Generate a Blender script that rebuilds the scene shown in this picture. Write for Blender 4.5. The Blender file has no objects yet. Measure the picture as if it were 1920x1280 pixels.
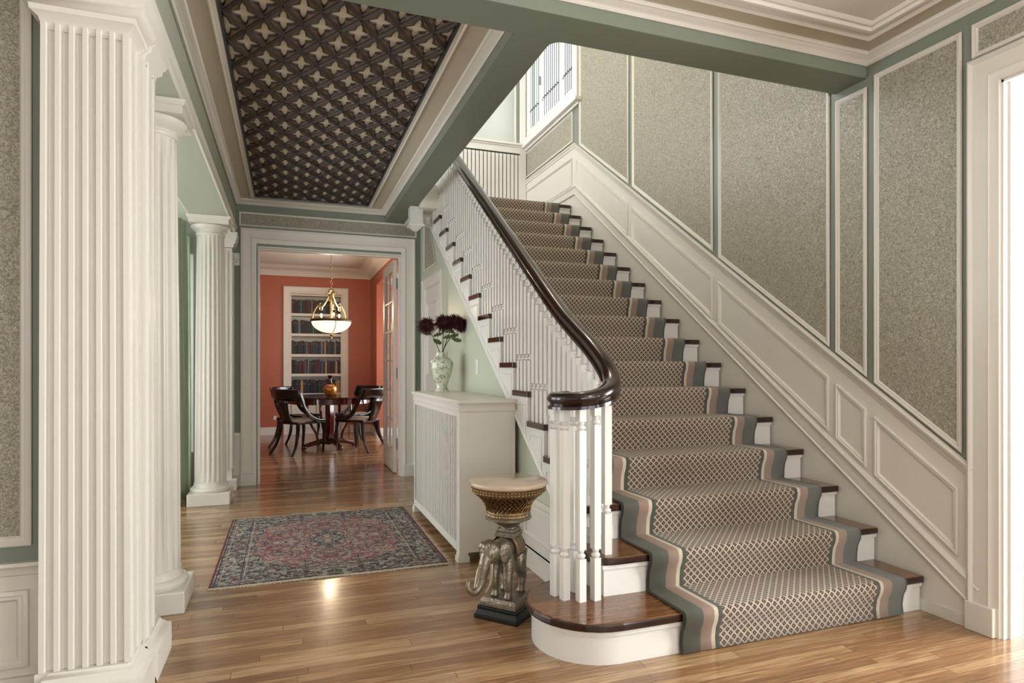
import bpy, math, random
from mathutils import Vector, Matrix
random.seed(7)
SC = bpy.context.scene; COL = SC.collection
PI = math.pi
# ------------------------------------------------------------------ helpers
def lin(h):
    h = h.lstrip('#'); o = []
    for i in (0, 2, 4):
        c = int(h[i:i+2], 16)/255
        o.append(c/12.92 if c <= .04045 else ((c+.055)/1.055)**2.4)
    return (*o, 1)
class MB:
    def __init__(s): s.v = []; s.f = []; s.uv = []
    def add(s, vs, fs, uv=None):
        n = len(s.v); s.v += [tuple(p) for p in vs]; s.f += [tuple(i+n for i in f) for f in fs]
        if uv: s.uv += uv
        return s
    def box(s, x0, x1, y0, y1, z0, z1):
        return s.add([(x0,y0,z0),(x1,y0,z0),(x1,y1,z0),(x0,y1,z0),(x0,y0,z1),(x1,y0,z1),(x1,y1,z1),(x0,y1,z1)],
                     [(0,3,2,1),(4,5,6,7),(0,1,5,4),(1,2,6,5),(2,3,7,6),(3,0,4,7)])
    def obox(s, c, ang, hx, hy, z0, z1, top=1.0):
        ca, sa = math.cos(ang), math.sin(ang); vs = []
        for z, k in ((z0, 1), (z1, top)):
            for a, b in ((-1,-1),(1,-1),(1,1),(-1,1)):
                a *= hx*k; b *= hy*k
                vs.append((c[0]+a*ca-b*sa, c[1]+a*sa+b*ca, z))
        return s.add(vs, [(0,3,2,1),(4,5,6,7),(0,1,5,4),(1,2,6,5),(2,3,7,6),(3,0,4,7)])
    def prism(s, poly, fn, h0, h1):
        n = len(poly)
        vs = [fn(a,b,h0) for a,b in poly]+[fn(a,b,h1) for a,b in poly]
        fs = [tuple(range(n))[::-1], tuple(range(n,2*n))]+[(i,(i+1)%n,n+(i+1)%n,n+i) for i in range(n)]
        return s.add(vs, fs)
    def lathe(s, prof, c=(0,0,0), n=24, flute=None):
        vs = []; fs = []; m = len(prof)
        for i in range(n):
            t = 2*PI*i/n
            for j, (r, z) in enumerate(prof):
                rr = r if not flute else flute(r, t, j)
                vs.append((c[0]+rr*math.cos(t), c[1]+rr*math.sin(t), c[2]+z))
        for i in range(n):
            k = (i+1) % n
            for j in range(m-1): fs.append((i*m+j, k*m+j, k*m+j+1, i*m+j+1))
        b = len(vs)
        fs.append(tuple(i*m for i in range(n))[::-1]); fs.append(tuple(i*m+m-1 for i in range(n)))
        return s.add(vs, fs)
    def tube(s, pts, r, n=8, flat=1.0):
        pts = [Vector(p) for p in pts]; L = len(pts)
        rs = r if isinstance(r, (list, tuple)) else [r]*L
        vs = []; prev = None
        for i, p in enumerate(pts):
            t = (pts[min(i+1,L-1)]-pts[max(i-1,0)]).normalized()
            if prev is None:
                a = Vector((0,0,1)) if abs(t.z) < .9 else Vector((1,0,0))
                u = t.cross(a).normalized()
            else: u = (prev - t*prev.dot(t)).normalized()
            prev = u; w = t.cross(u)
            for k in range(n):
                q = 2*PI*k/n; vs.append(p+u*math.cos(q)*rs[i]+w*math.sin(q)*rs[i]*flat)
        fs = [(i*n+k, i*n+(k+1)%n, (i+1)*n+(k+1)%n, (i+1)*n+k) for i in range(L-1) for k in range(n)]
        fs += [tuple(range(n))[::-1], tuple((L-1)*n+k for k in range(n))]
        return s.add(vs, fs)
    def ell(s, c, rx, ry, rz, n=14, m=9, rot=None):
        vs = [];
        for j in range(m+1):
            ph = PI*j/m
            for i in range(n):
                t = 2*PI*i/n
                p = Vector((rx*math.sin(ph)*math.cos(t), ry*math.sin(ph)*math.sin(t), rz*math.cos(ph)))
                if rot: p = rot @ p
                vs.append(p+Vector(c))
        fs = [(j*n+i, (j+1)*n+i, (j+1)*n+(i+1)%n, j*n+(i+1)%n) for j in range(m) for i in range(n)]
        return s.add(vs, fs)
    def sweep(s, pts, prof, fn, closed=True):
        n = len(pts); m = len(prof); vs = []
        def nrm(a, b):
            d = Vector((b[0]-a[0], b[1]-a[1])).normalized(); return Vector((-d.y, d.x))
        for i, p in enumerate(pts):
            if closed or 0 < i < n-1:
                n1 = nrm(pts[i-1], p); n2 = nrm(p, pts[(i+1) % n]); o = (n1+n2)/(1+n1.dot(n2))
            elif i == 0: o = nrm(p, pts[1])
            else: o = nrm(pts[i-1], p)
            for a, h in prof: vs.append(fn(p[0]+o.x*a, p[1]+o.y*a, h))
        fs = []
        for i in range(n if closed else n-1):
            k = (i+1) % n
            for j in range(m-1): fs.append((i*m+j, k*m+j, k*m+j+1, i*m+j+1))
        if not closed:
            fs.append(tuple(range(m))); fs.append(tuple((n-1)*m+j for j in range(m))[::-1])
        return s.add(vs, fs)
    def build(s, name, mat, parent=None, smooth=False, ang=40, kind=None, bevel=0, fixn=True):
        me = bpy.data.meshes.new(name); me.from_pydata(s.v, [], s.f)
        if s.uv:
            l = me.uv_layers.new(name='UVMap'); k = 0
            for p in me.polygons:
                for li in p.loop_indices: l.data[li].uv = s.uv[k]; k += 1
        if fixn:
            import bmesh
            b = bmesh.new(); b.from_mesh(me); bmesh.ops.recalc_face_normals(b, faces=b.faces); b.to_mesh(me); b.free()
        me.materials.append(mat)
        if smooth:
            me.shade_smooth(); me.set_sharp_from_angle(angle=math.radians(ang))
        o = bpy.data.objects.new(name, me); COL.objects.link(o)
        if parent: o.parent = parent
        if kind: o['kind'] = kind
        if bevel:
            md = o.modifiers.new('bevel', 'BEVEL'); md.width = bevel; md.segments = 2; md.limit_method = 'ANGLE'
        return o
def empty(name, loc=(0,0,0), rz=0):
    o = bpy.data.objects.new(name, None); COL.objects.link(o); o.location = loc; o.rotation_euler = (0,0,rz)
    o.empty_display_size = .05
    return o
def tag(o, label, cat, group=None):
    o['label'] = label; o['category'] = cat
    if group: o['group'] = group
    return o
def cat_rom(pts, k=6):
    P = [Vector(p) for p in pts]; P = [2*P[0]-P[1]]+P+[2*P[-1]-P[-2]]; out = []
    for i in range(1, len(P)-2):
        for j in range(k):
            t = j/k; a, b, c, d = P[i-1:i+3]
            out.append(.5*((2*b)+(c-a)*t+(2*a-5*b+4*c-d)*t*t+(3*b-a-3*c+d)*t**3))
    out.append(P[-2]); return out
XY = lambda Z, s=-1: (lambda a, b, h: (a, b, Z+s*h))       # plane facing down (s=-1)/up
def PX(X, s): return lambda a, b, h: (X+s*h, a, b)          # plane x = X, a=Y b=Z
def PY(Y, s): return lambda a, b, h: (a, Y+s*h, b)          # plane y = Y, a=X b=Z
# ------------------------------------------------------------------ materials
def mat(name, col, rough=.5, metal=0, coat=0, spec=.5, bump=0, bscale=200, var=0, vscale=8, alpha=None, trans=0, emit=None, estr=0, sheen=0):
    m = bpy.data.materials.new(name); m.use_nodes = True
    nt = m.node_tree; b = nt.nodes['Principled BSDF']
    c = lin(col) if isinstance(col, str) else col
    b.inputs['Base Color'].default_value = c; b.inputs['Roughness'].default_value = rough
    b.inputs['Metallic'].default_value = metal; b.inputs['Coat Weight'].default_value = coat; b.inputs['Coat Roughness'].default_value = .08
    b.inputs['Specular IOR Level'].default_value = spec; b.inputs['Transmission Weight'].default_value = trans
    b.inputs['Sheen Weight'].default_value = sheen
    if emit: b.inputs['Emission Color'].default_value = lin(emit); b.inputs['Emission Strength'].default_value = estr
    tc = nt.nodes.new('ShaderNodeTexCoord')
    if var or bump:
        pass
    n = nt.nodes.new('ShaderNodeTexNoise'); n.inputs['Scale'].default_value = vscale; n.inputs['Detail'].default_value = 4
    nt.links.new(tc.outputs['Object'], n.inputs['Vector'])
    mx = nt.nodes.new('ShaderNodeMix'); mx.data_type = 'RGBA'
    v = max(var, .03)
    mx.inputs['A'].default_value = (*[x*(1-v) for x in c[:3]], 1); mx.inputs['B'].default_value = (*[min(1, x*(1+v)) for x in c[:3]], 1)
    nt.links.new(n.outputs['Fac'], mx.inputs['Factor']); nt.links.new(mx.outputs['Result'], b.inputs['Base Color'])
    if bump:
        n2 = nt.nodes.new('ShaderNodeTexNoise'); n2.inputs['Scale'].default_value = bscale; n2.inputs['Detail'].default_value = 3
        nt.links.new(tc.outputs['Object'], n2.inputs['Vector'])
        bp = nt.nodes.new('ShaderNodeBump'); bp.inputs['Strength'].default_value = bump; bp.inputs['Distance'].default_value = .004
        nt.links.new(n2.outputs['Fac'], bp.inputs['Height']); nt.links.new(bp.outputs['Normal'], b.inputs['Normal'])
    return m
class NT:
    def __init__(s, m): s.t = m.node_tree; s.b = s.t.nodes['Principled BSDF']; s.out = [n for n in s.t.nodes if n.type == 'OUTPUT_MATERIAL'][0]
    def n(s, typ, **kw):
        x = s.t.nodes.new('ShaderNode'+typ)
        for k, v in kw.items(): setattr(x, k, v)
        return x
    def l(s, a, b): s.t.links.new(a, b)
    def math(s, op, a, b=None, c=None):
        x = s.n('Math', operation=op)
        for i, q in enumerate((a, b, c)):
            if q is None: continue
            if isinstance(q, (int, float)): x.inputs[i].default_value = q
            else: s.l(q, x.inputs[i])
        return x.outputs[0]
    def mix(s, f, a, b, bt='MIX'):
        x = s.n('Mix', data_type='RGBA', blend_type=bt)
        for q, k in ((f, 'Factor'), (a, 'A'), (b, 'B')):
            if isinstance(q, (int, float, tuple)): x.inputs[k].default_value = q
            else: s.l(q, x.inputs[k])
        return x.outputs['Result']
def newmat(name, rough=.5):
    m = bpy.data.materials.new(name); m.use_nodes = True; m.node_tree.nodes['Principled BSDF'].inputs['Roughness'].default_value = rough
    return m, NT(m)

CREAM = mat('cream paint', '#dad5ca', .38, bump=.04, bscale=60, var=.03)
WHITE = mat('white paint', '#e4e1da', .35, bump=.04, bscale=60, var=.02)
PALE = mat('pale green paint', '#bdc3ae', .42, bump=.03, bscale=80)
SAGE = mat('sage paint', '#80877a', .5, bump=.05, bscale=90)
SAGEL = mat('light sage paint', '#a8ac9b', .45, bump=.04, bscale=80)
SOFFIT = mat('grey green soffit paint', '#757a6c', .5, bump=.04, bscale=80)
CEILM = mat('ceiling paint', '#c2b8a4', .6)
CEILW = mat('near ceiling paint', '#cbc6bd', .7)
SALMON = mat('salmon paint', '#b0634a', .45, bump=.03)
DWOOD = mat('mahogany', '#23100c', .2, coat=.6, var=.25, vscale=30)
BLACK = mat('black lacquer', '#0c0c0c', .16, coat=.5)
GRASS = mat('old brass', '#b8a47c', .32, metal=1, var=.2, vscale=40)
BRONZE = mat('dark bronze band', '#4a3720', .4, metal=.8, bump=.6, bscale=150)
SEATF = mat('cream seat fabric', '#c0ad97', .8, bump=.1)
GREENF = mat('green silk curtain', '#a6b398', .5, bump=.15, bscale=30, var=.1, vscale=5, sheen=.3)
STEEL = mat('hinge steel', '#8a8a84', .35, metal=.8)
PLASTIC = mat('white plastic', '#dcdcd6', .4)
DARK = mat('slat gap shade', '#2b2e2b', .8)  # dark colour stands in for the shade behind radiator slats
MARBLE = mat('beige marble', '#c2ad94', .2, coat=.3, var=.1, vscale=14)
BLACKSTONE = mat('black painted base', '#10120f', .25, coat=.2)
GLASS = None

def thin_glass():
    m, t = newmat('thin window glass', .03)
    tr = t.n('BsdfTransparent'); gl = t.n('BsdfGlossy'); gl.inputs['Roughness'].default_value = .02; mx = t.n('MixShader')
    mx.inputs[0].default_value = .06; t.l(tr.outputs[0], mx.inputs[1]); t.l(gl.outputs[0], mx.inputs[2]); t.l(mx.outputs[0], t.out.inputs[0])
    t.t.nodes.remove(t.b)
    return m
GLASS = thin_glass()
def wallpaper():
    m, t = newmat('wallpaper', .42)
    tc = t.n('TexCoord'); n = t.n('TexNoise'); n.inputs['Scale'].default_value = 48; n.inputs['Detail'].default_value = 3; n.inputs['Distortion'].default_value = 3.5
    t.l(tc.outputs['Object'], n.inputs['Vector'])
    r = t.n('ValToRGB'); e = r.color_ramp.elements
    e[0].position = .38; e[0].color = lin('#7f7d6e'); e[1].position = .62; e[1].color = lin('#b6af9b')
    x = e.new(.5); x.color = lin('#989483')
    t.l(n.outputs['Fac'], r.inputs['Fac']); t.l(r.outputs['Color'], t.b.inputs['Base Color'])
    rr = t.n('MapRange'); rr.inputs[1].default_value = .4; rr.inputs[2].default_value = .65; rr.inputs[3].default_value = .6; rr.inputs[4].default_value = .32
    t.l(n.outputs['Fac'], rr.inputs[0]); t.l(rr.outputs[0], t.b.inputs['Roughness'])
    bp = t.n('Bump'); bp.inputs['Strength'].default_value = .35; bp.inputs['Distance'].default_value = .003
    t.l(n.outputs['Fac'], bp.inputs['Height']); t.l(bp.outputs['Normal'], t.b.inputs['Normal'])
    return m
PAPER = wallpaper()
def oak():
    m, t = newmat('oak strip floor', .22)
    tc = t.n('TexCoord'); sp = t.n('SeparateXYZ'); t.l(tc.outputs['Object'], sp.inputs[0])
    row = t.math('FLOOR', t.math('DIVIDE', sp.outputs['Y'], .057))
    wn = t.n('TexWhiteNoise', noise_dimensions='1D'); t.l(row, wn.inputs['W'])
    xs = t.math('ADD', t.math('DIVIDE', sp.outputs['X'], 1.1), t.math('MULTIPLY', wn.outputs['Value'], 7.3))
    cell = t.math('FLOOR', xs)
    cv = t.n('CombineXYZ'); t.l(cell, cv.inputs[0]); t.l(row, cv.inputs[1])
    w2 = t.n('TexWhiteNoise', noise_dimensions='2D'); t.l(cv.outputs[0], w2.inputs['Vector'])
    mp = t.n('Mapping'); mp.inputs['Scale'].default_value = (3.0, 60, 1); t.l(tc.outputs['Object'], mp.inputs['Vector'])
    off = t.n('VectorMath', operation='ADD'); t.l(mp.outputs[0], off.inputs[0]); t.l(w2.outputs['Color'], off.inputs[1])
    g = t.n('TexNoise'); g.inputs['Scale'].default_value = 1.6; g.inputs['Detail'].default_value = 6; g.inputs['Distortion'].default_value = .6; t.l(off.outputs[0], g.inputs['Vector'])
    r = t.n('ValToRGB'); e = r.color_ramp.elements
    e[0].position = .2; e[0].color = lin('#64452d'); e[1].position = .8; e[1].color = lin('#c2a27a'); x = e.new(.5); x.color = lin('#8d6744')
    t.l(t.math('ADD', t.math('MULTIPLY', g.outputs['Fac'], .75), t.math('MULTIPLY', w2.outputs['Value'], .3)), r.inputs['Fac'])
    fy = t.math('FRACT', t.math('DIVIDE', sp.outputs['Y'], .057)); gapy = t.math('LESS_THAN', fy, .025)
    fx = t.math('FRACT', xs); gapx = t.math('LESS_THAN', fx, .0018)
    gap = t.math('MAXIMUM', gapy, gapx)
    c = t.mix(gap, r.outputs['Color'], lin('#3a2414')); t.l(c, t.b.inputs['Base Color'])
    rr = t.math('ADD', .15, t.math('MULTIPLY', g.outputs['Fac'], .16)); t.l(rr, t.b.inputs['Roughness'])
    bp = t.n('Bump'); bp.inputs['Strength'].default_value = .12; bp.inputs['Distance'].default_value = .002
    t.l(t.math('SUBTRACT', g.outputs['Fac'], gap), bp.inputs['Height']); t.l(bp.outputs['Normal'], t.b.inputs['Normal'])
    t.b.inputs['Coat Weight'].default_value = .3; t.b.inputs['Coat Roughness'].default_value = .12
    return m
OAK = oak()
def treadwood():
    m, t = newmat('stair tread wood', .2)
    tc = t.n('TexCoord'); mp = t.n('Mapping'); mp.inputs['Scale'].default_value = (5, 60, 60); t.l(tc.outputs['Object'], mp.inputs['Vector'])
    g = t.n('TexNoise'); g.inputs['Scale'].default_value = 1.2; g.inputs['Detail'].default_value = 5; g.inputs['Distortion'].default_value = 1; t.l(mp.outputs[0], g.inputs['Vector'])
    r = t.n('ValToRGB'); e = r.color_ramp.elements
    e[0].position = .3; e[0].color = lin('#4a2914'); e[1].position = .75; e[1].color = lin('#946238')
    t.l(g.outputs['Fac'], r.inputs['Fac'])
    # upward faces get the lighter grain, every other face a plain dark brown
    ge = t.n('NewGeometry'); sp = t.n('SeparateXYZ'); t.l(ge.outputs['True Normal'], sp.inputs[0])
    up = t.math('GREATER_THAN', sp.outputs['Z'], .8)
    c = t.mix(up, lin('#2a120c'), r.outputs['Color']); t.l(c, t.b.inputs['Base Color'])
    t.b.inputs['Coat Weight'].default_value = .4; t.b.inputs['Coat Roughness'].default_value = .1
    return m
TREAD = treadwood()
def carpet(W):
    m, t = newmat('patterned stair carpet', .95)
    uv = t.n('UVMap'); sp = t.n('SeparateXYZ'); t.l(uv.outputs[0], sp.inputs[0])
    u, v = sp.outputs['X'], sp.outputs['Y']; p = .036
    s1 = t.math('ABSOLUTE', t.math('SUBTRACT', t.math('FRACT', t.math('DIVIDE', t.math('ADD', u, v), p)), .5))
    s2 = t.math('ABSOLUTE', t.math('SUBTRACT', t.math('FRACT', t.math('DIVIDE', t.math('SUBTRACT', u, v), p)), .5))
    mm = t.math('MAXIMUM', s1, s2)
    r = t.n('ValToRGB'); r.color_ramp.interpolation = 'CONSTANT'; e = r.color_ramp.elements
    e[0].position = 0; e[0].color = lin('#9c8a76'); e[1].position = .10; e[1].color = lin('#382a22')
    x = e.new(.29); x.color = lin('#7a6454'); x = e.new(.37); x.color = lin('#b5a48e')
    t.l(mm, r.inputs['Fac'])
    ed = t.math('MINIMUM', u, t.math('SUBTRACT', W, u))
    r2 = t.n('ValToRGB'); r2.color_ramp.interpolation = 'CONSTANT'; e = r2.color_ramp.elements
    e[0].position = 0; e[0].color = lin('#2f342b'); e[1].position = .008; e[1].color = lin('#67695f')
    for q, c in ((.094, '#9d8372'), (.152, '#cfc1aa'), (.170, '#4b4f43')):
        x = e.new(q); x.color = lin(c)
    t.l(ed, r2.inputs['Fac'])
    pat = t.math('GREATER_THAN', ed, .194)
    c = t.mix(pat, r2.outputs['Color'], r.outputs['Color'])
    n = t.n('TexNoise'); n.inputs['Scale'].default_value = 900; tc = t.n('TexCoord'); t.l(tc.outputs['Object'], n.inputs['Vector'])
    c2 = t.mix(.35, c, n.outputs['Color'], 'OVERLAY')
    hs = t.n('HueSaturation'); hs.inputs['Saturation'].default_value = .9; t.l(c2, hs.inputs['Color'])
    t.l(hs.outputs[0], t.b.inputs['Base Color'])
    bp = t.n('Bump'); bp.inputs['Strength'].default_value = .5; bp.inputs['Distance'].default_value = .002
    t.l(n.outputs['Fac'], bp.inputs['Height']); t.l(bp.outputs['Normal'], t.b.inputs['Normal'])
    t.b.inputs['Sheen Weight'].default_value = .2
    return m
# ------------------------------------------------------------------ constants (metres)
XW = 2.953; YD = 6.815; CZ = 2.87; BZ = 2.755; RIN = .6863
NOSE = lambda y: RIN*(y-1.945)
PM = [(0,0),(0,.010),(.004,.015),(.010,.015),(.014,.009),(.020,.012),(.024,.006),(.028,0)]      # panel moulding
PMS = [(0,0),(0,.007),(.005,.011),(.011,.007),(.016,.008),(.02,0)]
LINE = lambda w, h: [(0,0),(0,h*.7),(w*.15,h),(w*.4,h),(w*.5,h*.55),(w*.75,h*.7),(w*.85,h*.3),(w,0)]
# ------------------------------------------------------------------ floor
MB().box(-4,6,-4,11.9,-.06,0).build('floor', OAK, kind='structure')
# ------------------------------------------------------------------ right wall
wr = MB()
wr.box(XW, XW+.12, 1.865, 7.85, 0, 5.6)                       # stair wall, window hole cut below
wr = MB()
wr.box(XW, XW+.12, 1.865, 6.236, 0, 5.6).box(XW, XW+.12, 6.236, 7.70, 0, 4.196).box(XW, XW+.12, 6.236, 7.70, 5.42, 5.6).box(XW, XW+.12, 7.70, 7.97, 0, 5.6)
wr.box(XW, XW+.12, -.8, .55, 0, CZ+.05).box(XW, XW+.12, -4, -2.7, 0, CZ+.05).box(XW, XW+.12, -2.7, -.8, 0, .55).box(XW, XW+.12, -2.7, -.8, 2.45, CZ+.05).box(XW, XW+.12, .55, 1.865, 2.455, CZ+.05)
wall_r = wr.build('wall_right', SAGE, kind='structure')
ps = PX(XW, -1)
def wpanel(parent, poly, fn, mould=PM, paper=True, matm=CREAM):
    """poly listed counter-clockwise in (a,b) seen so that the left side is inside"""
    if paper: MB().prism([(a,b) for a,b in poly], fn, 0, .003).build('wallpaper_panel', PAPER, parent)
    MB().sweep(poly, mould, fn).build('panel_moulding', matm, parent, smooth=True, ang=50)
def ccw(p):
    a = sum(p[i][0]*p[(i+1)%len(p)][1]-p[(i+1)%len(p)][0]*p[i][1] for i in range(len(p)))
    return p if a > 0 else p[::-1]
def rake(y0, y1, off0, z1=None, off1=None):
    if z1 is not None: return ccw([(y0, NOSE(y0)+off0), (y1, NOSE(y1)+off0), (y1, z1), (y0, z1)])
    return ccw([(y0, NOSE(y0)+off0), (y1, NOSE(y1)+off0), (y1, NOSE(y1)+off1), (y0, NOSE(y0)+off1)])
wpanel(wall_r, rake(2.032, 2.492, .735, z1=2.752), ps)
wpanel(wall_r, rake(2.538, 2.742, .733, z1=2.708), ps)
wpanel(wall_r, rake(2.786, 3.776, .733, z1=5.4), ps)
wpanel(wall_r, rake(3.84, 4.985, .742, z1=5.4), ps)
wpanel(wall_r, ccw([(5.048, 2.869), (6.08, 3.57), (6.08, 5.4), (5.048, 5.4)]), ps)
wpanel(wall_r, ccw([(6.245, 3.66), (7.84, 3.66), (7.84, 4.0), (6.245, 4.0)]), ps)
wpanel(wall_r, ccw([(.6, 2.60), (1.986, 2.60), (1.986, 2.757), (.6, 2.757)]), ps)
# wainscot skin (cream), then its mouldings
sk = MB(); yk = 6.206
pk = 3.60
sk.prism(ccw([(1.995, 0), (1.995, NOSE(1.995)+.69), (yk, pk), (7.84, pk), (7.84, 0)]), ps, 0, .006)
sk.build('wainscot', CREAM, wall_r)
LAND_OFF = 0
for y0, y1 in ((2.044, 2.487), (2.536, 2.737), (2.784, 3.773), (3.835, 4.99), (5.058, 6.15)):
    wpanel(wall_r, rake(y0, y1, .246, off1=.562), PX(XW-.006, -1), PM, False)
wpanel(wall_r, ccw([(6.26, 3.17), (7.8, 3.17), (7.8, 3.49), (6.26, 3.49)]), PX(XW-.006, -1), PM, False)
# dado rail and skirting line following the stair, then the landing
railp = [(1.998, NOSE(1.998)+.655), (yk, pk-.02), (7.85, pk-.02)]
MB().sweep(railp, [(0,0),(0,.008),(.012,.014),(.020,.014),(.026,.024),(.044,.028),(.05,.018),(.052,0)], PX(XW-.004, -1), False).build('dado_rail', CREAM, wall_r, smooth=True, ang=50)
skl = [(2.0, NOSE(2.0)+.075), (yk-.02, NOSE(yk)+.14), (7.85, NOSE(yk)+.14)]
MB().sweep(skl, [(0,0),(0,.012),(.008,.018),(.016,.010),(.024,.012),(.045,.0095),(.075,.010),(.088,.020),(.10,.016),(.108,0)], PX(XW-.005, -1), False).build('skirting_moulding', CREAM, wall_r, smooth=True, ang=50)
MB().box(XW-.018, XW-.005, 2.0, 2.235, 0, .055).build('baseboard_right', CREAM, wall_r)
# ------------------------------------------------------------------ door opening on the right
d1 = empty('door_1', (XW, 1.2, 0)); d1['kind'] = 'structure'
L = lambda a, b, h: (-h, a-1.2, b)
MB().sweep([(1.994, 0), (1.994, 2.586), (.42, 2.586), (.42, 0)][::1], [(0,0),(0,.03),(.010,.036),(.018,.03),(.022,.022),(.030,.022),(.085,.020),(.09,.026),(.10,.018),(.118,.014),(.128,.014),(.13,0)],
           L, False).build('door_casing', CREAM, d1, smooth=True, ang=45)
MB().box(0, .13, .655, .665, 0, 2.455).box(0, .13, -.65, .665, 2.445, 2.455).box(.03, .05, .645, .656, 0, 2.45).build('door_jamb', WHITE, d1)
MB().box(-.038, .0, .677, .800, 0, .13).build('plinth_block', CREAM, d1, bevel=.004)
# room beyond the right doorway
MB().box(5.4, 5.5, -4, 3, 0, 2.9).box(XW+.12, 5.5, 2.6, 2.7, 0, 2.9).build('wall_beyond_doorway', WHITE, kind='structure')
MB().box(XW+.12, 5.5, -4, 2.7, 2.8, 2.9).build('ceiling_beyond_doorway', WHITE, kind='structure')
# ------------------------------------------------------------------ stair window (leaded, three sashes)
w1 = empty('window_1', (XW, 6.97, 4.8)); w1['kind'] = 'structure'
Lw = lambda a, b, h: (-h, a-6.97, b-4.8)
MB().sweep(ccw([(6.1, 4.06), (7.84, 4.06), (7.84, 5.56), (6.1, 5.56)]), [(0,0),(0,.03),(.012,.04),(.03,.026),(.10,.022),(.12,.028),(.135,.0),(.135,-.05)], Lw).build('window_casing', WHITE, w1, smooth=True, ang=45)
MB().box(-.075, 0, -.93, .88, -.76, -.72).box(-.03, 0, -.9, .86, -.79, -.76).build('window_sill', WHITE, w1, bevel=.006)
fr = MB()
ys = [6.268, 6.62, 7.24, 7.668]
for y in ys: fr.box(.008, .06, y-.03-6.97, y+.03-6.97, -.53, .60)
fr.box(.006, .06, -.73, .728, -.603, -.53).box(.006, .06, -.73, .728, .60, .618)
fr.build('window_frame', WHITE, w1, bevel=.004)
ld = MB()
for a, b, n in ((6.265, 6.59, 6), (6.65, 7.21, 9), (7.27, 7.675, 6)):
    for i in range(1, n):
        y = a+(b-a)*i/n-6.97; ld.box(.029, .037, y-.0045, y+.0045, -.53, .6)
    m_ = 2*n; z0 = 4.52-4.8
    pts = [(.033, a+(b-a)*i/m_-6.97, z0+(.02 if i % 2 else -.02)) for i in range(m_+1)]
    ld.tube(pts, .0055, 5)
ld.build('lead_came', mat('lead', '#55554f', .5, metal=.5), w1)
MB().box(.040, .043, -.72, .72, -.54, .6).build('window_pane', GLASS, w1)
MB().box(-.03, .0, 7.17-6.97, 7.19-6.97, -.12, -.02).build('window_latch', STEEL, w1)
# ------------------------------------------------------------------ far landing wall and stairwell shell
MB().box(-.6, XW+.12, 7.85, 7.97, 2.96, 5.6).build('wall_landing', SAGEL, kind='structure')
wl = empty('trim_1'); wl['kind'] = 'structure'
MB().prism([(1.3,4.15),(2.87,4.15),(2.87,5.3),(1.3,5.3)], PY(7.849,-1), 0, .003).build('wallpaper_panel', mat('landing wallpaper', '#c5c9bf', .5, bump=.2, bscale=60), wl)
MB().sweep([(1.3,4.15),(2.87,4.15),(2.87,5.3),(1.3,5.3)], PM, PY(7.849,-1)).build('panel_moulding', WHITE, wl, smooth=True)
MB().box(-.6, 3.1, 2.6, 7.97, 5.6, 5.68).build('ceiling_stairwell', CEILW, kind='structure')
MB().box(-.6, XW, 2.63, 2.75, CZ+.05, 5.6).box(-.68, -.6, 2.63, 4.9, CZ+.05, 5.6).box(-.68, -.6, 7.7, 7.97, CZ+.05, 5.6).box(-.68, -.6, 4.9, 7.7, CZ+.05, 3.5).box(-.68, -.6, 4.9, 7.7, 5.4, 5.6).build('wall_upstairs', PALE, kind='structure')
MB().box(-.6, 1.19, 2.76, 7.85, 2.97, 3.05).build('floor_upstairs', OAK, kind='structure')
# ------------------------------------------------------------------ beams (one L shaped boxing with a rounded inner corner)
bp_ = [(-.62, 2.546), (XW-.001, 2.546), (XW-.001, 2.753)]
r_ = .06
bp_ += [(1.19+r_, 2.753)]+[(1.19+r_-r_*math.sin(t*PI/2/5), 2.753+r_-r_*math.cos(t*PI/2/5)) for t in range(1, 6)]
bp_ += [(1.19, 6.81), (.997, 6.81), (.997, 2.753), (-.62, 2.753)]
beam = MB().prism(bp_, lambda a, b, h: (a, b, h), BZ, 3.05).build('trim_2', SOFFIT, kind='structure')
fz = MB()
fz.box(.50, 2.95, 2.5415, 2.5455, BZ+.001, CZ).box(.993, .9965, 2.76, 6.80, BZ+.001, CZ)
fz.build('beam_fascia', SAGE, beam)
# ------------------------------------------------------------------ ceilings
hc = MB().box(-.9, .997, 2.753, 7.0, CZ, CZ+.08).build('ceiling', CEILM, kind='structure')
CROWN = [(0,.048),(.004,.052),(.012,.046),(.016,.036),(.028,.030),(.036,.018),(.046,.016),(.05,.006),(.052,0)]
hl = [(-.49, 2.753), (.993, 2.753), (.993, 6.812), (-.49, 6.812)]
MB().sweep(hl, CROWN, XY(CZ)).build('crown_moulding', CREAM, hc, smooth=True, ang=50)
LX0, LX1, LY0, LY1 = -.302, .783, 2.90, 6.615
MB().sweep(ccw([(LX0-.045,LY0-.045),(LX1+.045,LY0-.045),(LX1+.045,LY1+.045),(LX0-.045,LY1+.045)]), [(0,0),(0,.010),(.008,.016),(.016,.010),(.024,.014),(.036,.018),(.044,.012),(.045,0)], XY(CZ)).build('ceiling_moulding', CREAM, hc, smooth=True, ang=50)
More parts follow.
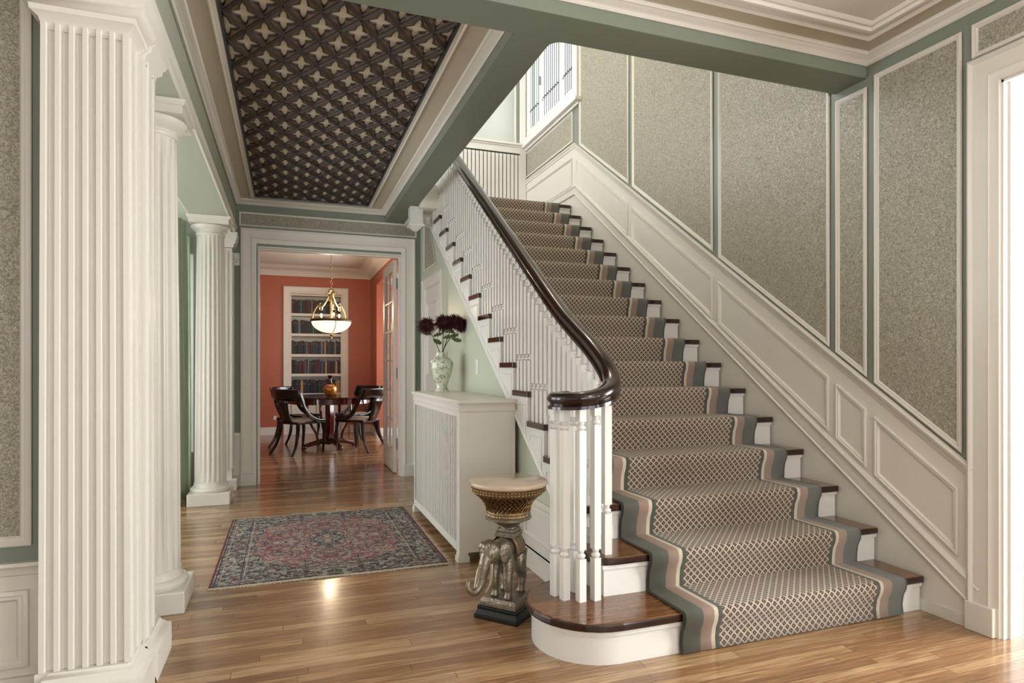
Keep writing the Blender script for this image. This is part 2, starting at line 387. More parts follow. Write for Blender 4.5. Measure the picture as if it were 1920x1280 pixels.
# near room
nc = MB().box(-4, XW, -4, 2.546, CZ, CZ+.08).build('ceiling_front_room', CEILM, kind='structure')
nl = [(-.49, -3.9), (XW, -3.9), (XW, 2.5415), (-.49, 2.5415)]
MB().sweep(nl, CROWN, XY(CZ)).build('crown_moulding', CREAM, nc, smooth=True, ang=50)
il = [(-.3, -3.6), (2.785, -3.6), (2.785, 2.388), (-.3, 2.388)]
MB().sweep(il, [(0,0),(0,.018),(.010,.024),(.028,.016),(.034,.008),(.05,.020),(.075,.030),(.09,.028),(.098,.012),(.115,.018),(.128,.010),(.132,0)], XY(CZ)).build('ceiling_moulding', CREAM, nc, smooth=True, ang=50)
MB().box(-.17, 2.655, -3.4, 2.258, CZ-.004, CZ).build('ceiling_panel', CEILW, nc)
# ------------------------------------------------------------------ carved ceiling grille
def grille():
    root = empty('ceiling_grille', (0, 0, CZ))
    tag(root, 'dark carved wood ceiling grille pierced with rows of four-pointed stars above the hall', 'ceiling grille')
    PXs, PYs = .1765, .281
    pl = MB(); rb = MB(); gr = MB(); bs = MB()
    x0 = -.196
    def clip(x, y): return min(max(x, LX0), LX1), min(max(y, LY0), LY1)
    ny = 13; zt = -.004
    for j in range(-1, 2*ny+3):
        cy = 3.211-2*PYs/2*1 + j*PYs/2
        for i in range(-1, 8):
            cx = x0+(i+(.5 if j % 2 else 0))*PXs
            if cx+PXs/2 < LX0+.01 or cx-PXs/2 > LX1-.01 or cy+PYs/2 < LY0+.01 or cy-PYs/2 > LY1-.01: continue
            # star outline: 4 petals towards the rhombus corners
            N = 32; star = []; rh = []
            for k in range(N):
                t = 2*PI*k/N
                ax_, ay_ = ((.64,0),(.55,.075),(.44,.13),(.32,.155),(.17,.17),(.155,.32),(.13,.44),(.075,.55))[k % 8]
                for _ in range(k//8): ax_, ay_ = -ay_, ax_
                t = math.atan2(ay_, ax_)
                star.append((cx+ax_*PXs/2, cy+ay_*PYs/2))
                d = abs(math.cos(t))+abs(math.sin(t))
                rh.append((cx+math.cos(t)/d*PXs/2, cy+math.sin(t)/d*PYs/2))
            star = [clip(*p) for p in star]; rh = [clip(*p) for p in rh]
            vs = [(x, y, zt) for x, y in star]+[(x, y, zt-.006) for x, y in rh]+[(x, y, zt+.004) for x, y in star]
            pl.add(vs, [(k, (k+1) % N, N+(k+1) % N, N+k) for k in range(N)]+[(k, 2*N+k, 2*N+(k+1) % N, (k+1) % N) for k in range(N)])
            # dark carved outline round each star
            inr = [clip(cx+(p[0]-cx)*1.0, cy+(p[1]-cy)*1.0) for p in star]
            outr = [clip(cx+(a[0]-cx)*.80+(b[0]-cx)*.20, cy+(a[1]-cy)*.80+(b[1]-cy)*.20) for a, b in zip(star, rh)]
            gv = [(x, y, zt-.001) for x, y in inr]+[(x, y, zt-.0085) for x, y in outr]
            gr.add(gv, [(k, (k+1) % N, N+(k+1) % N, N+k) for k in range(N)])
            # ribs along two rhombus edges (the other two come from neighbours)
            for sx in (-1, 1):
                a = (cx+sx*PXs/2, cy); b = (cx, cy-PYs/2)
                def inb(p): return LX0-.001 <= p[0] <= LX1+.001 and LY0-.001 <= p[1] <= LY1+.001
                pa, pb = a, b
                if not inb(a) or not inb(b):
                    # cut by sampling
                    S = [(a[0]+(b[0]-a[0])*q/12, a[1]+(b[1]-a[1])*q/12) for q in range(13)]
                    S = [q for q in S if inb(q)]
                    if len(S) < 2: continue
                    pa, pb = S[0], S[-1]
                dx, dy = pb[0]-pa[0], pb[1]-pa[1]; l = math.hypot(dx, dy); nx, ny_ = -dy/l, dx/l
                prof = [(-.0105,-.004),(-.0105,-.010),(-.008,-.0125),(-.004,-.009),(0,-.0125),(.004,-.009),(.008,-.0125),(.0105,-.010),(.0105,-.004)]
                vv = [(pa[0]+nx*o, pa[1]+ny_*o, zt+h) for o, h in prof]+[(pb[0]+nx*o, pb[1]+ny_*o, zt+h) for o, h in prof]
                n = len(prof); rb.add(vv, [(q, q+1, n+q+1, n+q) for q in range(n-1)]+[tuple(range(n)), tuple(range(n, 2*n))[::-1]])
            for c in ((cx+PXs/2, cy), (cx, cy-PYs/2)):
                if LX0+.01 < c[0] < LX1-.01 and LY0+.01 < c[1] < LY1-.01: rb.ell((c[0], c[1], zt-.012), .009, .009, .007, 8, 4)
    bronze = mat('gilt brown carved wood', '#75604a', .6, bump=.3, bscale=120, var=.3, vscale=60)
    blackw = mat('blue black carved wood', '#24252b', .4, var=.3, vscale=50)
    pl.build('pierced_panel', bronze, root, fixn=False)
    gr.build('star_edging', blackw, root, fixn=False)
    rb.build('lattice_rib', mat('dark lattice wood', '#40352d', .62, var=.35, vscale=60), root)
    MB().sweep(ccw([(LX0-.004,LY0-.004),(LX1+.004,LY0-.004),(LX1+.004,LY1+.004),(LX0-.004,LY1+.004)]), [(0,0),(0,.02),(.012,.024),(.016,.0)], lambda a, b, h: (a, b, -h)).build('grille_frame', blackw, root)
grille()
# ------------------------------------------------------------------ hall far wall with the dining doorway
wh = MB()
wh.box(-4, -1.75, YD, YD+.19, 0, 3.0).box(-.87, -.29, YD, YD+.19, 0, 3.0).box(-1.75, -.87, YD, YD+.19, 0, .35).box(-1.75, -.87, YD, YD+.19, 2.3, 3.0)
wh.box(1.165, 1.39, YD, YD+.19, 0, 2.94).box(-.29, 1.165, YD, YD+.19, 2.41, 2.94)
wall_b = wh.build('wall_back', SAGE, kind='structure')
wpanel(wall_b, [(-.46, 2.60), (1.33, 2.60), (1.33, 2.745), (-.46, 2.745)], PY(YD, -1), PMS)
MB().box(-.6, -.44, YD-.012, YD, 0, .5).build('wainscot', CREAM, wall_b)
MB().box(-.6, -.44, YD-.028, YD, .5, .535).build('dado_rail', CREAM, wall_b, bevel=.006)
d2 = empty('door_2', (.437, YD, 0)); d2['kind'] = 'structure'
MB().sweep([(1.308, 0), (1.308, 2.583), (-.445, 2.583), (-.445, 0)], [(0,0),(0,.032),(.008,.036),(.018,.03),(.024,.02),(.034,.018),(.10,.016),(.106,.026),(.120,.022),(.130,.012),(.148,.010),(.148,0)],
           lambda a, b, h: (a-.437, -h, b), False).build('door_casing', CREAM, d2, smooth=True, ang=45)
MB().box(-.735, -.72, 0, .19, 0, 2.41).box(.72, .735, 0, .19, 0, 2.41).box(-.72, .72, 0, .19, 2.395, 2.41).box(-.72, -.705, .05, .09, 0, 2.395).box(.705, .72, .05, .09, 0, 2.395).box(-.705, .705, .05, .09, 2.38, 2.395).build('door_jamb', CREAM, d2)
MB().box(-.885, -.745, -.04, -.001, 0, .12).box(.745, .872, -.04, -.001, 0, .12).build('plinth_block', CREAM, d2, bevel=.004)
# thermostat like box left of the doorway
th = MB().box(-.515, -.452, YD-.02, YD, 2.20, 2.325).build('wall_switch_box', PLASTIC, bevel=.003)
tag(th, 'small white wall box with a dark dot beside the dining doorway', 'wall switch')
MB().ell((-.483, YD-.021, 2.235), .006, .003, .006, 8, 6).build('button', BLACK, th)
MB().box(-.512, -.455, YD-.0215, YD-.02, 2.258, 2.262).build('seam', STEEL, th)
# ------------------------------------------------------------------ french door leaf
fd = empty('door_3', (1.150, 7.02, 0)); fd['kind'] = 'structure'
f = MB()
f.box(-.04, 0, 0, .10, .01, 2.385).box(-.04, 0, .70, .80, .01, 2.385).box(-.04, 0, .1, .7, .01, .25).box(-.04, 0, .1, .7, 2.27, 2.385)
f.build('door_leaf', CREAM, fd, bevel=.003)
g = MB()
g.box(-.032, -.008, .39, .41, .25, 2.27)
for i in range(1, 6): z = .25+2.02*i/6; g.box(-.032, -.008, .1, .7, z-.01, z+.01)
g.build('muntin', CREAM, fd)
MB().box(-.022, -.018, .1, .7, .25, 2.27).build('glass_pane', GLASS, fd)
for z in (.33, 1.12, 2.12): MB().box(-.012, .006, -.008, .03, z-.06, z+.06).build('hinge', STEEL, fd)
h_ = MB().tube([(-.04, .75, 1.0), (-.08, .75, 1.0), (-.085, .66, 1.0)], .009, 8).build('door_handle', GRASS, fd, smooth=True)
# ------------------------------------------------------------------ left wall (faces the camera), entablature
wleft = MB().box(-4, -.80, 2.69, 2.88, 0, CZ+.05).build('wall_left', SAGE, kind='structure')
pl_ = PY(2.69, -1)
wpanel(wleft, [(-2.6, .56), (-.862, .56), (-.862, 2.70), (-2.6, 2.70)], pl_, LINE(.04, .016))
MB().box(-4, -.80, 2.682, 2.69, 0, .46).build('wainscot', CREAM, wleft)
MB().sweep([(-.78, .505), (-4, .505)], [(0,0),(0,.03),(.012,.034),(.018,.024),(.03,.018),(.045,.016),(.055,0)], pl_, False).build('dado_rail', CREAM, wleft, smooth=True)
wpanel(wleft, [(-2.0, .13), (-.868, .13), (-.868, .405), (-2.0, .405)], PY(2.682, -1), LINE(.04, .016), False)
MB().box(-4, -.78, 2.665, 2.682, 0, .10).build('baseboard_left', CREAM, wleft)
# entablature over the columns
en = MB().box(-.79, -.49, 2.45, YD, 2.49, CZ).build('trim_3', SAGEL, kind='structure')
MB().sweep([(2.45, 2.49), (YD, 2.49)], [(0,0),(0,.012),(.008,.016),(.016,.010),(.022,.006),(.07,.006),(.078,.014),(.088,.018),(.096,.008),(.10,0)], PX(-.49, 1), False).build('architrave_moulding', CREAM, en, smooth=True, ang=50)
MB().sweep([(2.45, 2.49), (YD, 2.49)], [(0,0),(0,.012),(.008,.016),(.016,.010),(.022,.006),(.07,.006),(.078,.014),(.088,.018),(.096,.008),(.10,0)], PX(-.79, -1), False).build('architrave_moulding', CREAM, en, smooth=True, ang=50)
MB().box(-.4895, -.4865, 2.45, YD, 2.79, 2.825).build('frieze_band', SAGE, en)
# alcove shell
al = MB()
al.box(-2.0, -1.88, 2.88, YD, 0, .35).box(-2.0, -1.88, 2.88, YD, 2.35, 2.9)
for y in (2.88, 4.1, 5.35, 6.6): al.box(-2.0, -1.88, y, y+.21, .35, 2.35)
al.build('wall_alcove', PALE, kind='structure')
MB().box(-2.0, -.79, 2.88, YD, 2.62, 2.9).build('ceiling_alcove', PALE, kind='structure')
def sashwin(name, ax, c, w, z0, z1, depth=.05):
    o = empty(name, c); o['kind'] = 'structure'
    T = (lambda m, a0, a1, d0, d1, b0, b1: m.box(d0, d1, a0, a1, b0, b1)) if ax == 'y' else (lambda m, a0, a1, d0, d1, b0, b1: m.box(a0, a1, d0, d1, b0, b1))
    m = MB(); h = w/2
    T(m, -h, -h+.06, 0, depth, z0, z1); T(m, h-.06, h, 0, depth, z0, z1); T(m, -h+.06, h-.06, 0, depth, z0, z0+.06); T(m, -h+.06, h-.06, 0, depth, z1-.06, z1)
    m.build('window_frame', WHITE, o)
    m = MB(); T(m, -.012, .012, .01, depth-.01, z0+.06, z1-.06)
    for i in range(1, 4): z = z0+(z1-z0)*i/4; T(m, -h+.06, -.012, .01, depth-.01, z-.012, z+.012); T(m, .012, h-.06, .01, depth-.01, z-.012, z+.012)
    m.build('glazing_bar', WHITE, o)
    m = MB(); T(m, -h+.06, h-.06, .02, .023, z0+.06, z1-.06); m.build('window_pane', GLASS, o)
sashwin('window_2', 'y', (-1.97, 3.595, 0), 1.01, .35, 2.35)
sashwin('window_3', 'y', (-1.97, 4.83, 0), 1.04, .35, 2.35)
sashwin('window_4', 'y', (-1.97, 6.08, 0), 1.04, .35, 2.35)
sashwin('window_5', 'x', (-1.31, YD+.08, 0), .88, .35, 2.30)
# curtain(s)
def curtain(name, a, b, z0, z1, folds, amp, label, grp):
    m = MB(); n = folds*8; rows = 14
    a, b = Vector(a), Vector(b); d = (b-a); nn = Vector((-d.y, d.x)).normalized()
    vs = []
    for j in range(rows+1):
        t = j/rows; z = z1+(z0-z1)*t
        bulge = .10*math.sin(PI*min(1, t*1.6))*(1-t*.5)
        for i in range(n+1):
            s = i/n; w = math.sin(s*folds*2*PI+.6*math.sin(3*t+s*5))*amp*(.6+.5*t)
            p = a+d*(s*(.93+.07*math.sin(2*t)))+nn*(w+bulge*(s-.5)*.4)
            vs.append((p.x, p.y, z+.01*math.sin(s*folds*4)))
    k = n+1
    m.add(vs, [(j*k+i, j*k+i+1, (j+1)*k+i+1, (j+1)*k+i) for j in range(rows) for i in range(n)])
    o = m.build(name, GREENF, smooth=True, ang=80, fixn=False)
    md = o.modifiers.new('thick', 'SOLIDIFY'); md.thickness = .004
    tag(o, label, 'curtain')
    return o
curtain('curtain', (-.97, 5.92), (-.868, 6.36), .01, 2.50, 5, .026, 'green silk floor-length curtain hanging between the second and third columns', None)
curtain('curtain', (-1.05, 6.72), (-.885, 6.76), .01, 2.45, 4, .018, 'narrow pale green curtain strip behind the far round column', None)
# ------------------------------------------------------------------ columns
def round_column(y, label):
    root = empty('fluted_column', (-.64, y, 0)); tag(root, label, 'column', 'fluted columns along the left side')
    MB().box(-.168, .168, -.168, .168, 0, .105).build('plinth', CREAM, root, bevel=.006)
    MB().lathe([(.0,.105),(.155,.105),(.163,.118),(.163,.132),(.152,.146),(.140,.150),(.137,.162),(.131,.180),(.131,.19)], n=40).build('base', CREAM, root, smooth=True)
    NF = 20; prof = []
    H0, H1 = .19, 2.335
    for j in range(16): prof.append((.128-.018*(j/15)**1.6, H0+(H1-H0)*j/15))
    prof = [(.128, H0), (.128, H0+.012)]+[(r, z) for r, z in prof[1:-1]]+[(.110, H1-.014), (.110, H1)]
    M_ = len(prof)
    def fl(r, t, j):
        if j in (0, M_-1): return r
        q = (t*NF/(2*PI)) % 1
        dp = .012*(math.sin(PI*min(1, max(0, (q-.14)/.72))))**.7
        if j in (1, M_-2): dp *= .2
        return r-dp
    MB().lathe(prof, n=NF*10, flute=fl).build('shaft', CREAM, root, smooth=True, ang=35)
    MB().lathe([(.0,2.335),(.114,2.335),(.118,2.342),(.118,2.352),(.112,2.358),(.114,2.364),(.122,2.372),(.140,2.385),(.156,2.402),(.160,2.415),(.150,2.424),(0,2.424)], n=48).build('capital', CREAM, root, smooth=True)
    MB().sweep([(-.158,-.158),(.158,-.158),(.158,.158),(-.158,.158)], [(.158,.0),(0,0),(0,.036),(-.010,.04),(-.012,.052),(-.018,.062),(-.018,.065),(.158,.065)], lambda a, b, h: (a, b, 2.424+h)).build('abacus', CREAM, root)
round_column(3.556, 'round fluted cream column nearest the camera, just behind the square pilaster')
round_column(6.08, 'round fluted cream column beside the green curtain at the far end of the hall')
def pilaster(name, x0, x1, y0, y1, label, nf, big=True):
    root = empty(name, ((x0+x1)/2, y0, 0)); tag(root, label, 'pilaster')
    w = (x1-x0)/2; d = y1-y0
    base = MB()
    e = .048; ey = .06
    base.sweep([(-w-.02, d), (-w-.02, -ey), (w+e, -ey), (w+e, d)], [(.055,.165),(.05,.165),(.046,.155),(.036,.150),(.034,.140),(.012,.118),(0,.112),(0,0)], lambda a, b, h: (a, b, h), False)
    base.box(-w-.01, w+.002, -.003, d-.001, 0, .1645)
    base.build('base', CREAM, root, smooth=True, ang=45)
    # fluted front
    pts = []; m = .018; fw = (2*w-m)/nf; tw = w*.965
    for i in range(nf):
        a = -w+m/2+i*fw
        pts.append((a, 0)); pts.append((a+m*.4, 0))
        for q in range(1, 8):
            t = q/8; pts.append((a+m*.4+(fw-m*.8)*t, .020*math.sin(PI*t)**.55))
        pts.append((a+fw-m*.4, 0))
    poly = [(-w, .03)]+[(-w, 0)]+pts+[(w, 0), (w, d), (-w, d)]
    vs = []
    k = len(poly)
    for z, s in ((.165, 1), (2.36, .955)): vs += [(a*s, b, z) for a, b in poly]
    MB().add(vs, [(i, (i+1) % k, k+(i+1) % k, k+i) for i in range(k)]+[tuple(range(k))[::-1], tuple(range(k, 2*k))]).build('shaft', CREAM, root, smooth=True, ang=35)
    # side fillet mouldings
    sf = MB()
    for yy in (.03, .055, d-.05, d-.02):
        vs = []
        for z, s in ((.165, 1), (2.36, .955)): vs += [(w*s-.001, yy, z), (w*s+.006, yy, z), (w*s+.006, yy+.012, z), (w*s-.001, yy+.012, z)]
        sf.add(vs, [(0,3,2,1),(4,5,6,7),(0,1,5,4),(1,2,6,5),(2,3,7,6),(3,0,4,7)])
    sf.build('side_moulding', CREAM, root)
    MB().sweep([(-w+.01, d), (-w+.01, .01), (w-.01, .01), (w-.01, d)], [(.12,0),(.0,0),(-.004,.008),(-.010,.03),(-.03,.045),(-.032,.062),(-.05,.070),(-.062,.085),(-.066,.095),(-.066,.122),(-.075,.13),(-.078,.142),(.12,.142)], lambda a, b, h: (a, b, 2.345+h), False).box(-w+.01, w-.012, .011, d-.001, 2.34, 2.48).build('capital', CREAM, root, smooth=True, ang=45)
    return root
pilaster('fluted_pilaster', -.79, -.522, 2.515, 2.689, 'large square fluted cream pilaster filling the left foreground', 6)
p2 = empty('plain_pilaster', (-.66, 2.693, 0)); tag(p2, 'plain narrow cream pilaster set behind the large fluted pilaster', 'pilaster')
MB().box(-.08, .152, 0, .19, .16, 2.342).build('shaft', CREAM, p2)
MB().box(.152, .16, .03, .05, .16, 2.36).box(.152, .157, .14, .165, .16, 2.36).build('side_moulding', CREAM, p2)
MB().sweep([(-.08, .31), (.193, .31), (.193, 0)][::-1], [(.055,.165),(.05,.165),(.046,.155),(.036,.150),(.034,.140),(.012,.118),(0,.112),(0,0)], lambda a, b, h: (a, b, h), False).box(-.08, .16, .0, .28, 0, .14).build('base', CREAM, p2, smooth=True, ang=45)
MB().box(-.079, .146, .001, .185, 2.342, 2.486).sweep([(.148, 0), (.148, .19), (-.08, .19)], [(.06,0),(.0,0),(-.004,.008),(-.010,.03),(-.026,.045),(-.028,.062),(-.036,.070),(-.042,.085),(-.044,.122),(-.05,.142),(.06,.142)], lambda a, b, h: (a, b, 2.345+h), False).build('capital', CREAM, p2, smooth=True, ang=45)
p3 = empty('end_pilaster', (-.60, 6.62, 0)); tag(p3, 'slim fluted cream pilaster against the far wall behind the last column', 'pilaster')
MB().box(-.1, .135, -.06, .19, 0, .11).build('base', CREAM, p3, bevel=.008)
s3 = MB().box(-.09, .09, 0, .19, .11, 2.34)
for i in range(5): s3.box(-.088+.04*i, -.068+.04*i, -.012, 0, .2, 2.3)
for i in range(3): s3.box(.09, .10, .02+.06*i, .05+.06*i, .2, 2.3)
s3.build('shaft', CREAM, p3)
MB().sweep([(-.1, .19), (-.1, -.01), (.1, -.01), (.1, .19)], [(.12,0),(.0,0),(-.004,.008),(-.006,.03),(-.02,.045),(-.022,.07),(-.036,.085),(-.038,.122),(-.042,.142),(.12,.142)], lambda a, b, h: (a, b, 2.345+h), False).build('capital', CREAM, p3, smooth=True, ang=45)
# ------------------------------------------------------------------ under-stair wall
RIS, RUN = .1746, .2544
Yn = lambda k: 1.945+RUN*k
Yr = lambda k: Yn(k)+.027
XU = 1.372
yt = YD
wu = MB().prism(ccw([(2.52, 0), (yt, 0), (yt, 2.96), (1.945+2.96/RIN+.33/RIN*.9, 2.96), (2.52, NOSE(2.52)-.30)]), lambda a, b, h: (h, a, b), XU, XU+.06).build('wall_understair', PALE, kind='structure')
fu = PX(XU, -1)
for poly in ([(6.02, 2.20), (6.60, 2.20), (6.60, 2.72), (6.30, 2.62)],): wpanel(wu, ccw(poly), fu, PMS, True)
MB().sweep([(5.80, .0), (5.80, 2.10)], PMS, fu, False).build('panel_moulding', CREAM, wu)
# front triangular wainscot of the understair wall
MB().box(XU-.012, XU, 2.52, 3.66, 0, .42).box(XU-.024, XU-.012, 2.52, 5.68, 0, .12).build('wainscot', CREAM, wu)
MB().sweep([(3.66, .40), (2.52, .40)], [(0,0),(0,.01),(.008,.024),(.02,.02),(.03,.0)], fu, False).sweep([(3.66, .12), (2.52, .12)], [(0,0),(0,.028),(.012,.028),(.03,.016),(.04,0)][::1], fu, False).build('dado_rail', CREAM, wu)
wpanel(wu, ccw([(2.75, .19), (3.55, .19), (3.55, .36), (2.75, .36)]), PX(XU-.012, -1), PMS, False)
d4 = empty('door_4', (XU, 6.16, 0)); d4['kind'] = 'structure'
MB().sweep([(5.70, 0), (5.70, 2.11), (6.62, 2.11), (6.62, 0)][::-1], [(0,0),(0,.026),(.012,.032),(.024,.02),(.09,.016),(.10,.022),(.115,.008),(.118,0)], lambda a, b, h: (-h, a-6.16, b), False).build('door_casing', CREAM, d4, smooth=True, ang=45)
MB().box(-.006, 0, -.34, .34, 0, 1.99).build('door_leaf', CREAM, d4)
for z0, z1 in ((.2, .95), (1.1, 1.85)):
    MB().sweep(ccw([(-.25, z0), (.25, z0), (.25, z1), (-.25, z1)]), PM, lambda a, b, h: (-.006-h, a, b)).build('door_panel', CREAM, d4)
# outlet by the vase
ot = MB().box(XU-.006, XU, 4.58, 4.65, 1.135, 1.25).build('wall_outlet', PLASTIC, bevel=.002); tag(ot, 'small wall outlet plate on the green wall above the radiator cover', 'outlet')
# landing underside box and newel drop
MB().box(1.195, XU, 5.95, YD, 2.72, 2.955).build('trim_4', CREAM, kind='structure', bevel=.006)
nd = empty('newel_drop', (1.18, 6.1, 0)); tag(nd, 'white square newel drop hanging below the beam above the doorway', 'newel post')
MB().box(-.062, .062, -.062, .062, 2.585, 2.752).build('post', WHITE, nd, bevel=.004)
MB().box(-.072, .072, -.072, .072, 2.56, 2.585).obox((0,0), 0, .055, .055, 2.56, 2.52, .3).build('drop_cap', WHITE, nd)
# ------------------------------------------------------------------ staircase
st = empty('staircase', (1.338, 2.2, 0)); tag(st, 'long staircase with dark treads, white risers and a white balustrade', 'staircase')
OF = Vector((-1.338, -2.2, 0))
def sm(mb): mb.v = [(x+OF.x, y+OF.y, z+OF.z) for x, y, z in mb.v]; return mb
XR_ = XW-.020
def slab(poly, z0, z1, ov=0): return MB().prism(poly, lambda a, b, h: (a, b, h), z0, z1)
bc = (1.262, 2.49)
def bull(r, front, x1, yb):
    p = [(x1, front), (bc[0], front)]
    n = 18
    for i in range(1, n+1):
        t = -PI/2-PI*i/n*1.02
        p.append((bc[0]+r*math.cos(t), bc[1]+r*math.sin(t)))
    p += [(1.34, bc[1]+r), (x1, bc[1]+r)]
    return p[::-1]
for k in range(1, 18):
    z = k*RIS; y0, y1 = Yn(k), Yr(k+1)+.012
    if k == 1:
        t_ = slab(bull(.29, 2.20, XR_, 0), z-.036, z)
        r_b = slab(bull(.262, 2.227, XR_, 0), 0, z-.036)
        cv = slab(bull(.272, 2.216, XR_, 0), z-.055, z-.036)
    else:
        xl = 1.338 if k > 2 else 1.27
        rr = .004 if k > 2 else .10
        nn_ = 8 if k == 2 else 2
        p = [(xl+rr-rr*math.sin(PI/2*i/nn_), y0+rr-rr*math.cos(PI/2*i/nn_)) for i in range(nn_+1)]
        if k < 17: p += [(xl, y1-.03), (1.36, y1-.03), (1.36, y1), (XR_, y1), (XR_, y0)]
        else: p += [(xl, 6.5), (XR_, 6.5), (XR_, y0)]
        t_ = slab(ccw(p), z-.034, z)
        r_b = MB().box(1.352 if k > 2 else 1.322, XR_, Yr(k), Yr(k)+.02, z-RIS, z-.034)
        cv = MB().box(1.350 if k > 2 else 1.312, XR_, Yr(k)-.012, Yr(k), z-.052, z-.034)
        if k == 2: r_b.box(1.322, 1.352, Yr(2)+.02, Yr(3), z-RIS, z-.034)
    sm(t_).build('tread', TREAD, st, bevel=.009)
    sm(r_b).build('riser', WHITE, st, smooth=(k == 1), ang=30)
    sm(cv).build('cove_moulding', WHITE, st, smooth=(k == 1), ang=30)
# stringer (side board, saw-tooth top)
poly = [(Yr(2)+.02, 0)]
for k in range(2, 17): poly += [(Yr(k)+.002, k*RIS-.034), (Yr(k+1)+.002, k*RIS-.034)]
poly += [(Yr(17), 17*RIS-.034), (6.62, 17*RIS-.034), (6.62, NOSE(6.62)-.31), (2.52, NOSE(2.52)-.32)]
seg = []
sg = MB()
for k in range(2, 18):
    a, b = Yr(k)+.005, (Yr(k+1)+.006 if k < 17 else 6.6)
    zt = k*RIS-.034
    za, zb = max(0, NOSE(a)-.33), max(0, NOSE(b)-.33)
    sg.prism(ccw([(a, za), (b, zb), (b, zt), (a, zt)]), lambda p, q, h: (h, p, q), 1.353, 1.371)
sm(sg).build('stringer', WHITE, st)
sp = MB(); sp.sweep([(6.6, NOSE(6.6)-.33), (2.56, NOSE(2.56)-.33)], [(0,0),(0,.012),(-.012,.016),(-.022,.010),(-.03,.0)], PX(1.355, -1), False)
sm(sp).build('stringer_moulding', WHITE, st)
for k in range(3, 17):
    a, b = Yr(k)+.03, Yr(k+1)-.03
    m_ = MB().sweep(ccw([(a, NOSE(a)-.30), (b, NOSE(b)-.30), (b, k*RIS-.075), (a, k*RIS-.075)]), [(0,0),(0,.005),(.004,.008),(.010,.006),(.014,0)], PX(1.353, -1))
    sm(m_).build('bracket_panel', WHITE, st)
# handrail
XB = 1.385
path = [(XB, 6.62, NOSE(6.62)+.70), (XB, 5.6, NOSE(5.6)+.70), (XB, 4.4, NOSE(4.4)+.70), (XB, 3.4, NOSE(3.4)+.70), (XB, 3.1, NOSE(3.1)+.705), (XB, 2.9, 1.385), (XB, 2.74, 1.30), (XB, 2.62, 1.225),
        (XB-.004, 2.53, 1.155), (1.352, 2.462, 1.108), (1.30, 2.418, 1.080), (1.235, 2.400, 1.060), (1.168, 2.418, 1.050), (1.125, 2.475, 1.046), (1.118, 2.545, 1.046), (1.150, 2.598, 1.046), (1.205, 2.612, 1.046)]
RP = cat_rom(path, 6)
rprof = [(-.018,-.036),(-.030,-.034),(-.030,-.022),(-.022,-.014),(-.028,-.006),(-.034,.006),(-.032,.020),(-.022,.032),(-.008,.037),(.008,.037),(.022,.032),(.032,.020),(.034,.006),(.028,-.006),(.022,-.014),(.030,-.022),(.030,-.034),(.018,-.036)]
hv = []; n = len(rprof)
for i, p in enumerate(RP):
    t = (RP[min(i+1, len(RP)-1)]-RP[max(i-1, 0)]).normalized()
    s = t.cross(Vector((0,0,1))).normalized(); u = s.cross(t).normalized()
    w = 1.08+.16*min(1, max(0, (2.75-p.y)/.35))
    for a, b in rprof: hv.append(p+s*a*w+u*b*1.06)
hf = [(i*n+j, i*n+(j+1) % n, (i+1)*n+(j+1) % n, (i+1)*n+j) for i in range(len(RP)-1) for j in range(n)]
hf += [tuple(range(n)), tuple((len(RP)-1)*n+j for j in range(n))[::-1]]
hm = MB().add(hv, hf)
sm(hm).build('handrail', DWOOD, st, smooth=True, ang=45)
def railz(y):
    for i in range(len(RP)-1):
        if RP[i+1].y <= y <= RP[i].y and RP[i].x > XB-.02:
            q = (y-RP[i+1].y)/(RP[i].y-RP[i+1].y); return RP[i+1].z+(RP[i].z-RP[i+1].z)*q
    return NOSE(y)+.70
def baluster(x, y, z0, z1, ang=0, h=.0195):
    m = MB(); a = z0+.185; b = z1-.105
    m.obox((x, y), ang, h, h, z0, a)
    bead = [(.010,0),(.012,.003),(.019,.008),(.020,.014),(.017,.020),(.010,.024),(.014,.029),(.015,.034),(.010,.04)]
    m.lathe(bead, (x, y, a), 12)
    m.obox((x, y), ang, h, h, a+.04, b); m.lathe(bead, (x, y, b), 12)
    m.obox((x, y), ang, h, h, b+.04, z1)
    sm(m).build('baluster', WHITE, st)
for x, y in ((1.128, 2.575), (1.146, 2.512), (1.203, 2.468), (1.272, 2.463), (1.230, 2.588)): baluster(x, y, RIS, 1.022+max(0, x-1.2)*.35, .15, .0172)
baluster(1.360, 2.525, 2*RIS, 1.125, 0, .0175)
for k in range(2, 17):
    for i in range(4):
        y = Yn(k)+.045+i*.0636
        if k == 2 and y < 2.57: continue
        baluster(XB, y, k*RIS, railz(y)-.030)
# runner
XC0, XC1 = 1.533, 2.794; WC = XC1-XC0; CARP = carpet(WC)
prof = []
for k in range(1, 18):
    z0 = (k-1)*RIS+(.006 if k > 1 else 0.001); z1 = k*RIS; yr = Yr(k)-.014; yn = Yn(k)-.006
    prof += [(yr-.002 if k > 1 else yr-.01, z0+.004), (yr-.004, z0+.05), (yr-.010, z1-.08), (yn-.006, z1-.045), (yn-.010, z1-.02), (yn-.006, z1+.001), (yn+.004, z1+.009), (yn+.03, z1+.010)]
    if k < 17: prof += [((yn+Yr(k+1))/2, z1+.009), (Yr(k+1)-.035, z1+.008)]
prof += [(7.0, 17*RIS+.010), (7.55, 17*RIS+.010)]
acc = [0]
for i in range(1, len(prof)): acc.append(acc[-1]+math.dist(prof[i], prof[i-1]))
NX = 6; vs = []; fs = []; uv = []
for (y, z) in prof:
    for i in range(NX+1): vs.append((XC0+WC*i/NX-XC0, y-2.2, z))
